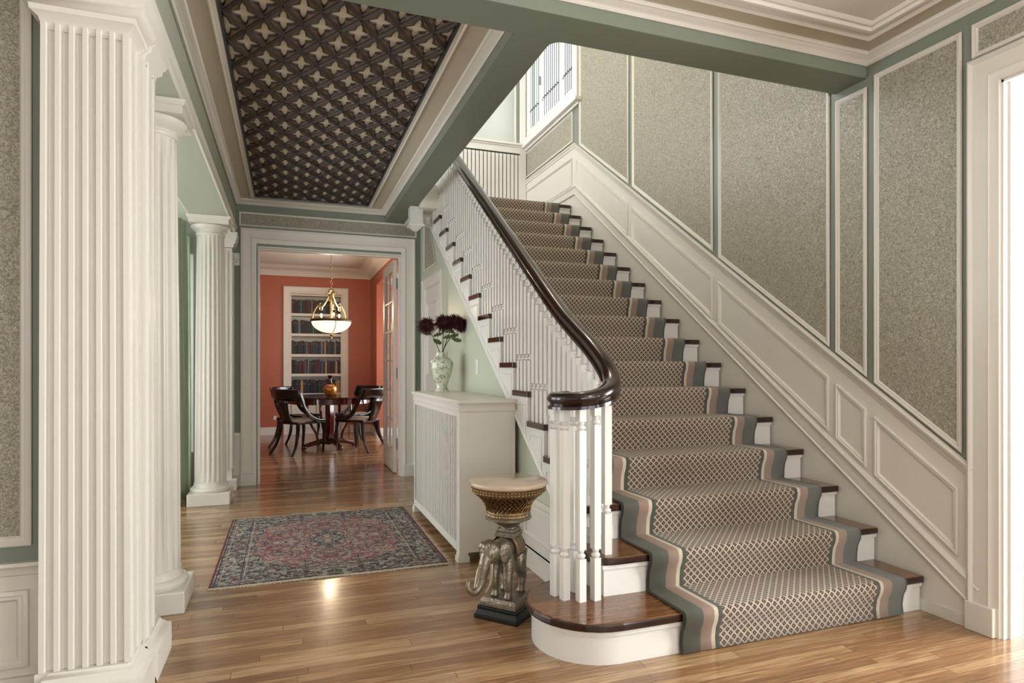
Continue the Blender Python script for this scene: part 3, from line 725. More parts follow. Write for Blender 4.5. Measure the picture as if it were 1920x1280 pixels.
for j in range(len(prof)-1):
    for i in range(NX):
        fs.append((j*(NX+1)+i, j*(NX+1)+i+1, (j+1)*(NX+1)+i+1, (j+1)*(NX+1)+i))
        uv += [(WC*i/NX, acc[j]), (WC*(i+1)/NX, acc[j]), (WC*(i+1)/NX, acc[j+1]), (WC*i/NX, acc[j+1])]
rn = MB().add(vs, fs, uv).build('stair_runner', CARP, smooth=True, ang=80, fixn=False)
rn.location = (XC0, 2.2, 0)
md = rn.modifiers.new('thick', 'SOLIDIFY'); md.thickness = .006; md.offset = -1
tag(rn, 'patterned brown and beige stair runner with grey-green borders', 'carpet')
# landing
MB().box(1.195, XW-.008, 6.3, 7.85, 2.958, 2.967).build('floor_landing', OAK, kind='structure')
rc = empty('radiator_cover', (2.1, 7.66, 2.968)); tag(rc, 'white slatted radiator cover on the landing under the stair window', 'radiator cover')
MB().box(-.86, .84, 0, .18, 0, .06).box(-.86, .84, 0, .02, 1.0, 1.08).box(-.86, -.80, 0, .18, .06, 1.0).box(.76, .84, 0.001, .18, .06, 1.0).build('frame', WHITE, rc)
MB().box(-.89, .845, -.03, .185, 1.10, 1.13).box(-.875, .84, -.015, .185, 1.08, 1.10).build('top', WHITE, rc, bevel=.006)
s_ = MB()
for i in range(30): x = -.79+i*.0525; s_.box(x, x+.041, .0, .012, .06, .98)
s_.build('slat', WHITE, rc)
MB().box(-.80, .76, .10, .11, .06, .98).build('gap_shade', DARK, rc)  # dark sheet standing in for shade between the slats
# ------------------------------------------------------------------ hall radiator cabinet
cb = empty('radiator_cover', (.985, 3.70, 0)); tag(cb, 'pale radiator cover cabinet with slatted front beside the stairs, a vase on it', 'radiator cover')
W_, D_ = .362, 1.455
MB().box(0, .362, 0, .02, .055, .965).box(0, .03, 0.02, .06, .055, .965).box(0, .03, D_-.04, D_, .055, .965).box(0.03, W_, D_-.02, D_, .055, .965).box(0, .03, .06, D_-.04, .055, .105).box(0, .03, .06, D_-.04, .885, .965).build('body', CREAM, cb)
MB().sweep([(0, D_), (0, 0), (W_, 0)], [(0,0),(0,.0),(-.006,.004),(-.008,.03),(-.003,.034),(0,.036)], lambda a, b, h: (a, b, .915+h), False).build('frieze_moulding', CREAM, cb)
MB().box(-.02, .372, -.018, D_+.02, .967, .991).box(-.010, .365, -.008, D_+.01, .957, .967).build('top', CREAM, cb, bevel=.005)
s_ = MB()
for i in range(30):
    y = .07+i*(D_-.13)/30; s_.add([(.004, y, .105), (.004, y+.024, .105), (.016, y+.024, .105), (.016, y, .105), (.004, y, .885), (.004, y+.024, .885), (.016, y+.024, .885), (.016, y, .885)], [(0,3,2,1),(4,5,6,7),(0,1,5,4),(1,2,6,5),(2,3,7,6),(3,0,4,7)])
s_.build('slat', CREAM, cb)
MB().box(.05, .06, .03, D_-.02, .07, .95).build('gap_shade', DARK, cb)  # dark sheet in place of the shade inside the cabinet
for x, y in ((-.012, -.012), (-.012, D_-.055), (.30, -.012), (.30, D_-.055)):
    MB().box(x, x+.075, y, y+.075, 0, .035).box(x+.006, x+.069, y+.006, y+.069, .035, .055).build('foot', CREAM, cb, bevel=.003)
# ------------------------------------------------------------------ vase with flowers
vz = .992; vx, vy = 1.185, 5.02
def toile():
    m, t = newmat('green toile porcelain', .12)
    tc = t.n('TexCoord'); n = t.n('TexNoise'); n.inputs['Scale'].default_value = 34; n.inputs['Detail'].default_value = 6; n.inputs['Distortion'].default_value = 1.5
    t.l(tc.outputs['Object'], n.inputs['Vector']); r = t.n('ValToRGB'); e = r.color_ramp.elements
    e[0].position = .50; e[0].color = lin('#cfccb6'); e[1].position = .58; e[1].color = lin('#8b9b88'); x = e.new(.54); x.color = lin('#b0b99e')
    t.l(n.outputs['Fac'], r.inputs['Fac']); t.l(r.outputs['Color'], t.b.inputs['Base Color']); t.b.inputs['Coat Weight'].default_value = .5
    return m
va = empty('vase', (vx, vy, vz)); tag(va, 'green and white patterned porcelain vase on the radiator cover holding dark red flowers', 'vase')
MB().lathe([(0,0),(.058,0),(.060,.008),(.052,.02),(.046,.04),(.052,.07),(.072,.12),(.088,.17),(.096,.215),(.093,.24),(.080,.262),(.060,.275),(.052,.285),(.050,.31),(.056,.322),(.050,.322),(.044,.31),(.044,.285)], n=40).build('body', toile(), va, smooth=True, ang=60)
MUM = mat('dark red petals', '#3d0712', .6, var=.35, vscale=40); STEM = mat('stem green', '#3f4a2c', .6); LEAF = mat('leaf green', '#4f5a34', .6, var=.3, vscale=30)
def mum(dx, dy, dz, R, label):
    base = Vector((random.uniform(-.018, .018), random.uniform(-.018, .018), .29))
    head = Vector((dx, dy, dz))
    o = empty('chrysanthemum', (vx, vy, vz)); tag(o, label, 'flower', 'dark red chrysanthemums in the vase')
    p = MB(); rnd = random.Random(int(dx*1e4)+int(dz*1e3))
    axis = Vector((dx*1.5, -.5, .6)).normalized()
    for i in range(230):
        z = 1-2*(i+.5)/230; ph = i*2.39996; q = math.sqrt(1-z*z)
        d = Vector((q*math.cos(ph), q*math.sin(ph), z))
        l = R*rnd.uniform(.82, 1.08); side = d.orthogonal().normalized(); side.rotate(Matrix.Rotation(rnd.uniform(0, 6), 3, d)); up = d.cross(side)
        a = head+d*R*.2; droop = Vector((0,0,-.008)); w = .0048
        c1 = head+d*l*.62+side*.003; c2 = head+d*l+droop
        p.add([a-side*w*.5, a+side*w*.5, c1+side*w, c1-side*w, c1+up*.003, c2], [(0,1,4),(1,2,4),(0,4,3),(2,5,4),(3,4,5),(3,5,2),(0,3,2,1)])
    p.ell(head, R*.5, R*.5, R*.45, 10, 6)
    p.build('petal_head', MUM, o)
    MB().tube(cat_rom([base, base.lerp(head, .5)+Vector((0,0,.02)), head-Vector((0,0,R*.3))], 5), .0035, 6).build('stem', STEM, o, smooth=True)
    stem_ = o.children[-1] if False else [c for c in o.children if c.name.startswith('stem')][0]
    for s, tt in ((1, .55), (-1, .7)):
        c = base.lerp(head, tt); l = MB(); dirv = Vector((s*.7+dx*2, rnd.uniform(-.5, .2), rnd.uniform(-.3, .5))).normalized(); sd = dirv.cross(Vector((0,.8,.6))).normalized()
        pts = [c]
        prof_ = [(.0,.003),(.02,.012),(.03,.022),(.038,.014),(.05,.024),(.06,.012),(.075,.016),(.085,.0)]
        up = [c+dirv*a+sd*b for a, b in prof_]; dn = [c+dirv*a-sd*b+Vector((0,0,-.003)) for a, b in prof_[:-1]]
        l.add(up+dn[::-1], [tuple(range(len(up)+len(dn)))])
        lo = l.build('leaf', LEAF, stem_, fixn=False); md = lo.modifiers.new('t', 'SOLIDIFY'); md.thickness = .0015
mum(-.128, -.02, .535, .088, 'leftmost dark red chrysanthemum, standing apart from the others in the vase')
mum(.010, -.03, .560, .090, 'large dark red chrysanthemum directly above the mouth of the vase')
mum(.095, -.05, .572, .082, 'dark red chrysanthemum second from the right in the vase')
mum(.160, -.03, .548, .078, 'rightmost dark red chrysanthemum in the vase, nearest the stairs')
# ------------------------------------------------------------------ rug
def rugmat():
    m, t = newmat('persian rug pile', .95)
    tc = t.n('TexCoord'); sp = t.n('SeparateXYZ'); t.l(tc.outputs['Object'], sp.inputs[0])
    ax = t.math('ABSOLUTE', sp.outputs['X']); ay = t.math('ABSOLUTE', sp.outputs['Y'])
    ex = t.math('SUBTRACT', .66, ax); ey = t.math('SUBTRACT', .815, ay); ed = t.math('MINIMUM', ex, ey)
    cv = t.n('CombineXYZ'); t.l(ax, cv.inputs[0]); t.l(ay, cv.inputs[1])
    v = t.n('TexVoronoi'); v.inputs['Scale'].default_value = 46; t.l(cv.outputs[0], v.inputs['Vector'])
    nz = t.n('TexNoise'); nz.inputs['Scale'].default_value = 38; nz.inputs['Detail'].default_value = 3; nz.inputs['Distortion'].default_value = 4; t.l(cv.outputs[0], nz.inputs['Vector'])
    sc = t.n('SeparateColor'); t.l(v.outputs['Color'], sc.inputs[0])
    field = t.n('ValToRGB'); field.color_ramp.interpolation = 'CONSTANT'; e = field.color_ramp.elements
    e[0].position = 0; e[0].color = lin('#6e2b35'); e[1].position = .26; e[1].color = lin('#a08a80')
    for q, c in ((.42, '#8c4a50'), (.6, '#2b2f3a'), (.72, '#9a8466'), (.84, '#50565a')): x = e.new(q); x.color = lin(c)
    bord = t.n('ValToRGB'); bord.color_ramp.interpolation = 'CONSTANT'; e = bord.color_ramp.elements
    e[0].position = 0; e[0].color = lin('#1d212c'); e[1].position = .42; e[1].color = lin('#8b8a84')
    for q, c in ((.58, '#5c2c34'), (.7, '#2a3634'), (.82, '#857656'), (.92, '#a79a90')): x = e.new(q); x.color = lin(c)
    for r in (field, bord): t.l(sc.outputs[0], r.inputs['Fac'])
    # field boundary: scalloped oval
    rr = t.math('ADD', t.math('POWER', t.math('DIVIDE', ax, .50), 2.6), t.math('POWER', t.math('DIVIDE', ay, .62), 2.6))
    ang = t.math('ARCTAN2', t.math('DIVIDE', ay, .62), t.math('DIVIDE', ax, .5))
    lob = t.math('MULTIPLY', t.math('SINE', t.math('MULTIPLY', ang, 16)), .10)
    inf = t.math('LESS_THAN', t.math('ADD', rr, lob), .85)
    med = t.math('LESS_THAN', t.math('ADD', t.math('ADD', t.math('DIVIDE', ax, .17), t.math('DIVIDE', ay, .23)), t.math('MULTIPLY', lob, 1.5)), 1.0)
    medi = t.math('LESS_THAN', t.math('ADD', t.math('DIVIDE', ax, .09), t.math('DIVIDE', ay, .12)), 1.0)
    c = t.mix(inf, bord.outputs['Color'], field.outputs['Color'])
    c = t.mix(med, c, bord.outputs['Color']); c = t.mix(medi, c, field.outputs['Color'])
    thr = t.math('GREATER_THAN', nz.outputs['Fac'], .56)
    c = t.mix(t.math('MULTIPLY', thr, .75), c, lin('#a79b8a'))
    thr2 = t.math('LESS_THAN', nz.outputs['Fac'], .42)
    c = t.mix(t.math('MULTIPLY', thr2, .8), c, lin('#22242c'))
    def band(a, b, col, c):
        k = t.math('MULTIPLY', t.math('GREATER_THAN', ed, a), t.math('LESS_THAN', ed, b)); return t.mix(k, c, lin(col))
    c = band(.165, .171, '#a58f80', c); c = band(.150, .154, '#1a1c25', c); c = band(.045, .050, '#9b8575', c); c = band(.020, .026, '#15171f', c)
    side = t.math('LESS_THAN', ex, .012); c = t.mix(side, c, lin('#5b1424'))
    en_ = t.math('LESS_THAN', ey, .010); c = t.mix(en_, c, lin('#c7b9a4'))
    t.l(c, t.b.inputs['Base Color'])
    bp = t.n('Bump'); bp.inputs['Strength'].default_value = .4; bp.inputs['Distance'].default_value = .002; t.l(nz.outputs['Fac'], bp.inputs['Height']); t.l(bp.outputs['Normal'], t.b.inputs['Normal'])
    return m
rg = MB()
NXr, NYr = 20, 24
vs = []
for j in range(NYr+1):
    for i in range(NXr+1):
        x = -.66+1.32*i/NXr; y = -.815+1.63*j/NYr; vs.append((x, y, .008+.0015*math.sin(x*9+y*4)))
rg.add(vs, [(j*(NXr+1)+i, j*(NXr+1)+i+1, (j+1)*(NXr+1)+i+1, (j+1)*(NXr+1)+i) for j in range(NYr) for i in range(NXr)])
rug = empty('persian_rug', (.257, 4.508, 0), math.radians(0)); tag(rug, 'worn persian rug with red centre and dark floral border on the hall floor', 'rug')
ro = rg.build('pile', rugmat(), rug, fixn=False); md = ro.modifiers.new('t', 'SOLIDIFY'); md.thickness = .007; md.offset = -1
fg = MB()
for s in (-1, 1):
    for i in range(120):
        x = -.65+1.30*i/119; l = random.uniform(.012, .03)
        fg.add([(x-.003, s*.815, .006), (x+.003, s*.815, .006), (x+random.uniform(-.008, .008), s*(.815+l), .002)], [(0,1,2)])
fg.build('fringe', mat('rug fringe', '#cdbfa8', .9), rug, fixn=False)['kind'] = 'stuff'
# ------------------------------------------------------------------ elephant pedestal table
PEW = mat('antique silver resin', '#8a8070', .34, metal=.7, bump=.9, bscale=70, var=.55, vscale=45)
GOLD = mat('antique gold resin', '#857050', .38, metal=.7, bump=.9, bscale=110, var=.4, vscale=50)
ea = math.atan2(-.665, -.746)
el = empty('elephant_pedestal_table', (1.0, 2.862, 0), ea); tag(el, 'pedestal table carried by a silver elephant, with gilt basket urn and round marble top', 'side table')
MB().obox((0,0), 0, .118, .118, 0, .02).obox((0,0), 0, .118, .118, .02, .045, .90).obox((0,0), 0, .106, .106, .045, .058).build('base', BLACKSTONE, el, bevel=.003)
MB().obox((0,0), 0, .098, .098, .058, .078).obox((0,0), 0, .098, .098, .078, .098, .88).build('plinth', PEW, el, bevel=.003)
Z0 = .098
b = MB()
b.ell((-.012, 0, .222), .096, .064, .064); b.ell((-.058, 0, .215), .052, .058, .070); b.ell((.045, 0, .222), .055, .055, .060)
b.ell((.095, -.006, .225), .042, .040, .048)
HX, HY = .138, -.016
b.ell((HX, HY, .234), .048, .052, .060); b.ell((HX+.018, HY-.004, .262), .030, .018, .022); b.ell((HX+.012, HY+.020, .262), .026, .022, .026); b.ell((HX+.014, HY-.026, .260), .026, .022, .026)
b.ell((HX+.022, HY-.003, .205), .026, .032, .036)
b.tube(cat_rom([(HX+.020,HY-.002,.225),(HX+.040,HY-.006,.182),(HX+.046,HY-.010,.145),(HX+.052,HY-.014,.108),(HX+.066,HY-.022,.080),(HX+.092,HY-.032,.070),(HX+.115,HY-.040,.086),(HX+.120,HY-.043,.112),(HX+.112,HY-.041,.128)], 5), [.031*(1-i/40*.72) for i in range(41)], 12)
legs = [(.060,.040,1),(.046,-.040,1),(-.066,.042,0),(-.052,-.042,0)]
for x, y, fr_ in legs:
    if fr_: b.tube(cat_rom([(x-.004,y*.8,.21),(x-.002,y,.15),(x+.005,y,.085),(x,y,.040),(x+.003,y,.002)], 5), [.031-.0007*i for i in range(15)]+[.0185,.017,.017,.018,.021,.023], 12)
    else: b.tube(cat_rom([(x-.005,y*.8,.21),(x+.012,y,.14),(x-.008,y,.080),(x-.002,y,.040),(x+.002,y,.002)], 5), [.038-.0012*i for i in range(15)]+[.0195,.018,.018,.019,.022,.024], 12)
    for q in (-1, 0, 1): b.ell((x+.016, y+q*.010, .006), .009, .006, .007, 8, 5)
b.tube(cat_rom([(-.102,0,.235),(-.118,0,.195),(-.116,.004,.13),(-.120,.006,.09)], 4), [.010]*6+[.006]*7, 8)
for v_ in range(len(b.v)): x, y, z = b.v[v_]; b.v[v_] = (x, y, z+Z0)
bo = b.build('elephant_body', PEW, el, smooth=True, ang=180)
md = bo.modifiers.new('rm', 'REMESH'); md.mode = 'VOXEL'; md.voxel_size = .0035; md.use_smooth_shade = True
md = bo.modifiers.new('sm', 'SMOOTH'); md.factor = .6; md.iterations = 6
for s in (1, -1):
    e_ = MB()
    out = [(HX-.014,.250),(HX-.030,.272),(HX-.055,.272),(HX-.075,.252),(HX-.078,.222),(HX-.064,.190),(HX-.044,.172),(HX-.030,.186),(HX-.018,.215)]
    vs = [(x, HY+s*(.040+.034*max(0, (HX-.014-x)/.066)), z+Z0) for x, z in out]
    c = (HX-.045, HY+s*.066, .225+Z0)
    e_.add(vs+[c], [(i, (i+1) % 9, 9) for i in range(9)])
    eo = e_.build('ear', PEW, bo, smooth=True, ang=180, fixn=False)
    md = eo.modifiers.new('s', 'SUBSURF'); md.levels = 2; md.render_levels = 2
    md = eo.modifiers.new('t', 'SOLIDIFY'); md.thickness = .007
    MB().tube(cat_rom([(HX+.030, HY+s*.026, .190+Z0), (HX+.046, HY+s*.036, .150+Z0), (HX+.062, HY+s*.038, .108+Z0), (HX+.090, HY+s*.030, .078+Z0)], 5), [.0090-.0004*i for i in range(16)], 8).build('tusk', mat('tusk pewter', '#a89c84', .35, metal=.5), bo, smooth=True)
    MB().ell((HX+.034, HY+s*.032, .232+Z0), .004, .004, .004, 8, 6).build('eye', BLACKSTONE, bo, smooth=True)
# blanket: saddle cloth draped round the barrel
sd = MB(); n = 20; rows = []
for i in range(9):
    x = -.055+.085*i/8
    for j in range(n+1):
        t = PI*(-.12+1.24*j/n); kk = 1.06+.01*math.sin(j*2.1+i)
        rows.append((x, .0655*kk*math.cos(t), .222+.068*kk*math.sin(t)+Z0))
sd.add(rows, [(i*(n+1)+j, i*(n+1)+j+1, (i+1)*(n+1)+j+1, (i+1)*(n+1)+j) for i in range(8) for j in range(n)])
so = sd.build('saddle_cloth', GOLD, el, smooth=True, ang=180, fixn=False); md = so.modifiers.new('t', 'SOLIDIFY'); md.thickness = .006; md.offset = 0
MB().obox((-.012, 0), 0, .050, .052, Z0+.280, Z0+.302).obox((-.012, 0), 0, .044, .046, Z0+.302, Z0+.318).lathe([(0,Z0+.318),(.040,Z0+.318),(.034,Z0+.326),(.024,Z0+.33),(0,Z0+.33)], (-.012,0,0), 20).build('saddle_block', PEW, el, bevel=.003)
uo = (-.012, 0, 0)
UZ = .428
def weave(r, t, j): return r
MB().lathe([(0,UZ-.004),(.030,UZ-.004),(.055,UZ+.006),(.060,UZ+.014),(.085,UZ+.024),(.098,UZ+.030),(.112,UZ+.036),(.113,UZ+.044),(.106,UZ+.05),(0,UZ+.05)], uo, 48).build('urn_foot', PEW, el, smooth=True, ang=40)
MB().lathe([(0,UZ+.05),(.106,UZ+.05),(.109,UZ+.054),(.106,UZ+.062),(.109,UZ+.068),(.106,UZ+.076),(.104,UZ+.078),(0,UZ+.078)], uo, 96, flute=lambda r, t, j: r-(.0025 if int(t*96/(2*PI)) % 2 and r > .1 else 0)).build('lower_band', GOLD, el, smooth=True, ang=40)
BH0, BH1 = UZ+.078, UZ+.158
bk = MB(); prof = []
bpf = [(.104,0),(.106,.15),(.112,.35),(.122,.55),(.136,.75),(.150,.9),(.162,1)]
bk.lathe([(0,BH0)]+[(r-.004, BH0+(BH1-BH0)*q) for r, q in bpf]+[(0,BH1)], uo, 48)
bk.build('basket_lining', mat('dark basket lining', '#2c1a12', .5), el, smooth=True)
wv = MB()
def brad(q):
    for (r0, a), (r1, c) in zip(bpf, bpf[1:]):
        if a <= q <= c: return r0+(r1-r0)*(q-a)/(c-a)
    return bpf[-1][0]
for i in range(34):
    for s in (1, -1):
        pts = []
        for j in range(13):
            q = j/12; t = 2*PI*i/34+s*q*.62; r = brad(q)+.0015*s*math.cos(j*PI/2.0)
            pts.append((uo[0]+r*math.cos(t), uo[1]+r*math.sin(t), BH0+(BH1-BH0)*q))
        wv.tube(pts, .0042, 6, .7)
wv.build('basket_weave', mat('copper gilt weave', '#80603c', .35, metal=.75, var=.4, vscale=60), el, smooth=True)
RB = UZ+.158
ub = MB().lathe([(0,RB),(.162,RB),(.172,RB+.006),(.176,RB+.012),(.178,RB+.034),(.182,RB+.038),(0,RB+.038)], uo, 60)
ub.build('upper_band', GOLD, el, smooth=True, ang=40)
bd = MB()
for i in range(64):
    t = 2*PI*i/64
    for zz, rr_ in ((RB+.014, .1765), (RB+.026, .178)): bd.ell((uo[0]+rr_*math.cos(t), uo[1]+rr_*math.sin(t), zz), .006, .006, .0042, 6, 4)
bd.build('beading', mat('bead gilt', '#a58a5c', .3, metal=.8), el, smooth=True)['kind'] = 'stuff'
MB().lathe([(0,RB+.038),(.184,RB+.038),(.190,RB+.043),(.192,RB+.052),(.189,RB+.060),(.184,RB+.063),(0,RB+.063)], uo, 64).build('marble_top', MARBLE, el, smooth=True, ang=50)
# ------------------------------------------------------------------ dining room
DY = 11.647
dn = MB()
dn.box(-2.6, -.0, DY, DY+.1, 0, 3.0)
dn = MB().box(-2.6, .046, DY, DY+.45, 0, 3.0).box(.906, 3.0, DY, DY+.45, 0, 3.0).box(.046, .906, DY, DY+.45, 2.47, 3.0).box(.046, .906, DY+.3, DY+.45, 0, 2.47)
wd = dn.build('wall_dining', SALMON, kind='structure')
MB().box(1.43, 1.55, 10.87, DY, 0, 3.0).box(1.43, 1.55, 7.005, 8.0, 0, 2.95).box(1.43, 1.55, 8.0, 10.87, 2.59, 3.0).build('wall_dining_right', SALMON, kind='structure')
MB().box(-2.7, -2.6, 7.0, DY, 0, 3.0).build('wall_dining_left', SALMON, kind='structure')
MB().box(1.55, 3.0, 10.87, 10.97, 0, 2.7).box(1.55, 3.0, 7.9, 8.0, 0, 2.7).box(2.9, 3.0, 8.0, 10.87, 0, .3).box(2.9, 3.0, 8.0, 10.87, 2.3, 2.7).build('wall_bay', mat('salmon with window light', '#c47a60', .5), kind='structure')  # dining salmon made lighter, window light put into the colour
sashwin('window_6', 'y', (2.92, 8.72, 0), 1.44, .3, 2.3)
sashwin('window_7', 'y', (2.92, 10.15, 0), 1.44, .3, 2.3)
MB().box(1.56, 2.89, 8.01, 10.86, 2.6, 2.69).build('ceiling_bay', CEILW, kind='structure')
dc = MB().box(-2.7, 1.43, 7.005, DY, 2.94, 2.954).build('ceiling_dining', CEILW, kind='structure')
MB().box(-2.7, 1.43, 7.86, DY, 2.954, 3.05).build('ceiling_slab', CEILW, dc)
MB().sweep([(-2.6, 7.005), (1.43, 7.005), (1.43, DY), (-2.6, DY)], [(0,.16),(.012,.165),(.02,.15),(.03,.135),(.06,.11),(.10,.07),(.14,.045),(.16,.04),(.17,.02),(.20,.016),(.22,0)], XY(2.94)).build('crown_moulding', CREAM, dc, smooth=True, ang=50)
MB().box(-2.6, -.12, DY-.02, DY, 0, .135).box(1.05, 1.43, DY-.02, DY, 0, .135).box(1.41, 1.43, 10.87, DY-.02, 0, .135).build('baseboard_dining', WHITE, kind='structure')
MB().box(1.43, 2.9, 10.85, 10.87, 0, .135).build('baseboard_bay', WHITE, kind='structure')
do = MB().box(-.165, -.105, DY-.006, DY, .26, .33).build('wall_outlet', PLASTIC, bevel=.002)
do.location.x = -.07; tag(do, 'small white outlet low on the salmon dining room wall', 'outlet')
# built-in bookcase
bk = empty('bookcase', (.476, DY, 0)); tag(bk, 'tall cream built-in bookcase full of books in the salmon dining room', 'bookcase')
hw = .5215; ih = .43
MB().sweep([(hw+.03, 0), (hw+.03, 2.595), (-hw-.03, 2.595), (-hw-.03, 0)], [(0,0),(0,.03),(.015,.035),(.03,.026),(.10,.024),(.121,.024),(.121,0)], lambda a, b, h: (a, -h, b), False).build('casing', CREAM, bk, smooth=True, ang=45)
MB().box(-ih+.001, -ih+.012, 0, .28, 0, 2.468).box(ih-.012, ih-.001, 0, .28, 0, 2.468).box(-ih+.012, ih-.012, .27, .28, 0, 2.468).box(-ih+.012, ih-.012, 0, .28, 2.44, 2.468).build('carcass', CREAM, bk)
SH = [2.126, 1.771, 1.408, 1.062, .715]
for z in SH: MB().box(-ih+.012, ih-.012, -.004, .27, z-.045, z).build('shelf', CREAM, bk)
for s in (-1, 1):
    cd_ = MB().box(min(0.004*s, s*(ih-.014)), max(.004*s, s*(ih-.014)), -.016, 0, .10, .66).build('cupboard_door', CREAM, bk, bevel=.003)
    MB().ell((s*.03, -.026, .56), .012, .012, .012, 10, 8).build('knob', GRASS, cd_, smooth=True)
MB().box(-ih+.012, ih-.012, 0, .02, 0, .10).build('kick_board', CREAM, bk)
bcols = {'black': '#14141a', 'dark brown': '#2e1c16', 'dark red': '#5c1c22', 'navy blue': '#1f2a44', 'dark green': '#1d302a', 'tan': '#b08a5a', 'grey': '#6f747a', 'teal': '#33606a'}
bmats = {k: mat(k+' book cloth', v, .5, var=.15, vscale=50) for k, v in bcols.items()}
gilt = mat('gilt spine band', '#8a7a5a', .6); page = mat('page edges', '#cbbfa5', .8)
sname = ['top', 'second', 'third', 'fourth', 'fifth']
for si, z in enumerate(SH):
    x = .476-ih+.016; top = [2.44, 2.08, 1.725, 1.36, 1.015][si]
    while True:
        w = random.uniform(.022, .042)
        if x+w > .476+ih-.014: break
        h = min(random.uniform(.215, .25), top-z-.03)
        cn = random.choices(list(bcols), [9, 6, 4, 5, 4, 1.2, 2, 1 if si else 4])[0]
        o = MB().box(x-x, w-.0012, 0, .16, 0, .0+h).build('book', bmats[cn], bevel=.002)
        o.location = (x, DY+.012+random.uniform(0, .02), z)
        if random.random() < .55:
            q = random.uniform(.6, .8); MB().box(w*.2, w*.75, -.0008, .0, h*q, h*(q+random.uniform(.03, .09))).build('spine_label', gilt, o)
        a_ = '%s-spined book on the %s shelf of the built-in bookcase' % (cn, sname[si])
        tag(o, a_, 'book', '%s books on the %s shelf' % (cn, sname[si]))
        x += w
# dining table
TX, TY = .575, 9.52
RED = mat('polished cherry wood', '#45130d', .1, coat=.8, var=.25, vscale=12)
tb = empty('dining_table', (TX, TY, 0)); tag(tb, 'round polished red-brown dining table with pedestal base', 'table')
MB().lathe([(0,.735),(.60,.735),(.62,.742),(.625,.752),(.618,.764),(0,.766)], n=64).build('tabletop', RED, tb, smooth=True)
MB().lathe([(.54,.66),(.575,.66),(.575,.735),(.54,.735)], n=64).build('apron', RED, tb, smooth=True)
MB().obox((0,0), PI/4, .045, .045, .10, .735).obox((0,0), PI/4, .065, .065, .66, .735).obox((0,0), PI/4, .07, .07, .06, .13).build('pedestal', RED, tb, bevel=.006)
for i in range(4):
    t = PI/4*0+PI/2*i+math.radians(20); c, s = math.cos(t), math.sin(t)
    P_ = lambda r, z: (r*c, r*s, z)
    m = MB().tube(cat_rom([P_(.04,.12), P_(.16,.10), P_(.28,.075), P_(.37,.055)], 5), [.035-.0008*j for j in range(16)], 8, 1.2)
    m.ell(P_(.375,.035), .035, .03, .03); m.ell(P_(.375,.012), .014, .014, .012)
    m.build('foot', RED, tb, smooth=True)
    MB().tube(cat_rom([P_(.18,.12), P_(.20,.22), P_(.28,.36), P_(.33,.52), P_(.33,.67)], 5), .024, 8, .8).build('brace', RED, tb, smooth=True)
# chairs
def chair_parts(root):
    # faces +x; seat centre at origin
    st_ = .445
    MB().prism([(-.22,-.20),(.23,-.24),(.25,-.20),(.25,.20),(.23,.24),(-.22,.20)], lambda a, b, h: (a, b, h), st_-.035, st_).build('seat_frame', BLACK, root, bevel=.008)
    se = MB().ell((.01, 0, st_+.005), .225, .215, .035, 24, 10); se.build('seat_cushion', SEATF, root, smooth=True, ang=180)
    for s in (1, -1):
        MB().tube(cat_rom([(.22, s*.20, st_-.01), (.235, s*.205, .30), (.225, s*.205, .15), (.215, s*.205, .0)], 4), [.026,.025,.025,.024,.023,.022,.021,.020,.019,.018,.018,.017,.017], 8).build('leg', BLACK, root, smooth=True)
        MB().tube(cat_rom([(-.19, s*.17, st_-.01), (-.20, s*.175, .30), (-.245, s*.195, .14), (-.33, s*.225, .0)], 4), [.028,.027,.027,.026,.025,.024,.023,.022,.021,.020,.019,.018,.018], 8).build('leg', BLACK, root, smooth=True)
        # sweeping arm/side rail from front of seat up to crest
        MB().tube(cat_rom([(.22, s*.235, st_), (.08, s*.25, st_+.01), (-.08, s*.262, st_+.09), (-.17, s*.265, st_+.22), (-.22, s*.25, .80), (-.24, s*.225, .87)], 5), .021, 8, 1.5).build('side_rail', BLACK, root, smooth=True)
    n = 14; vs = []
    for z, k in ((.735, 1), (.80, 1.0), (.875, 1.04), (.885, 1.05)):
        for i in range(n+1):
            t = -1+2*i/n; vs.append((-.235-.075*(1-t*t)*1.0-(z-.735)*.25+.0, t*.262*k, z))
    kk = n+1
    MB().add(vs, [(j*kk+i, j*kk+i+1, (j+1)*kk+i+1, (j+1)*kk+i) for j in range(3) for i in range(n)]).build('crest_rail', BLACK, root, smooth=True, ang=180, fixn=False)
    sp_ = MB(); vs = []
    for j in range(9):
        q = j/8; z = st_-.01+(.75-st_)*q; x = -.215-.10*q-.02*math.sin(PI*q); w = .075+.035*q
        vs += [(x, -w, z), (x, w, z)]
    sp_.add(vs, [(2*j, 2*j+1, 2*j+3, 2*j+2) for j in range(8)]).build('splat', BLACK, root, smooth=True, ang=180, fixn=False)
    for c in root.children:
        if c.name.startswith(('crest', 'splat')): md = c.modifiers.new('t', 'SOLIDIFY'); md.thickness = .022; md.offset = 0
def chair(x, y, face, label):
    global proto
    if proto is None:
        r = empty('dining_chair', (0, 0, 0)); chair_parts(r); proto = r
        bpy.context.view_layer.update()
    else:
        r = proto.copy(); COL.objects.link(r)
        for ch in list(proto.children):
            c = ch.copy(); COL.objects.link(c); c.parent = r
    r.location = (x, y, 0); r.rotation_euler = (0, 0, face)
    tag(r, label, 'chair', 'black dining chairs'); return r
proto = None
chair(.165, 9.12, math.radians(40), 'black curved-back dining chair in front of the table, on its left')
chair(.96, 9.15, math.radians(136), 'black curved-back dining chair in front of the table, nearest the open glazed door')
chair(.13, 9.83, math.radians(-32), 'black dining chair behind the table on the left, mostly hidden by the front one')
chair(1.02, 9.95, math.radians(-140), 'black dining chair behind the table on the right, only its back and legs showing')
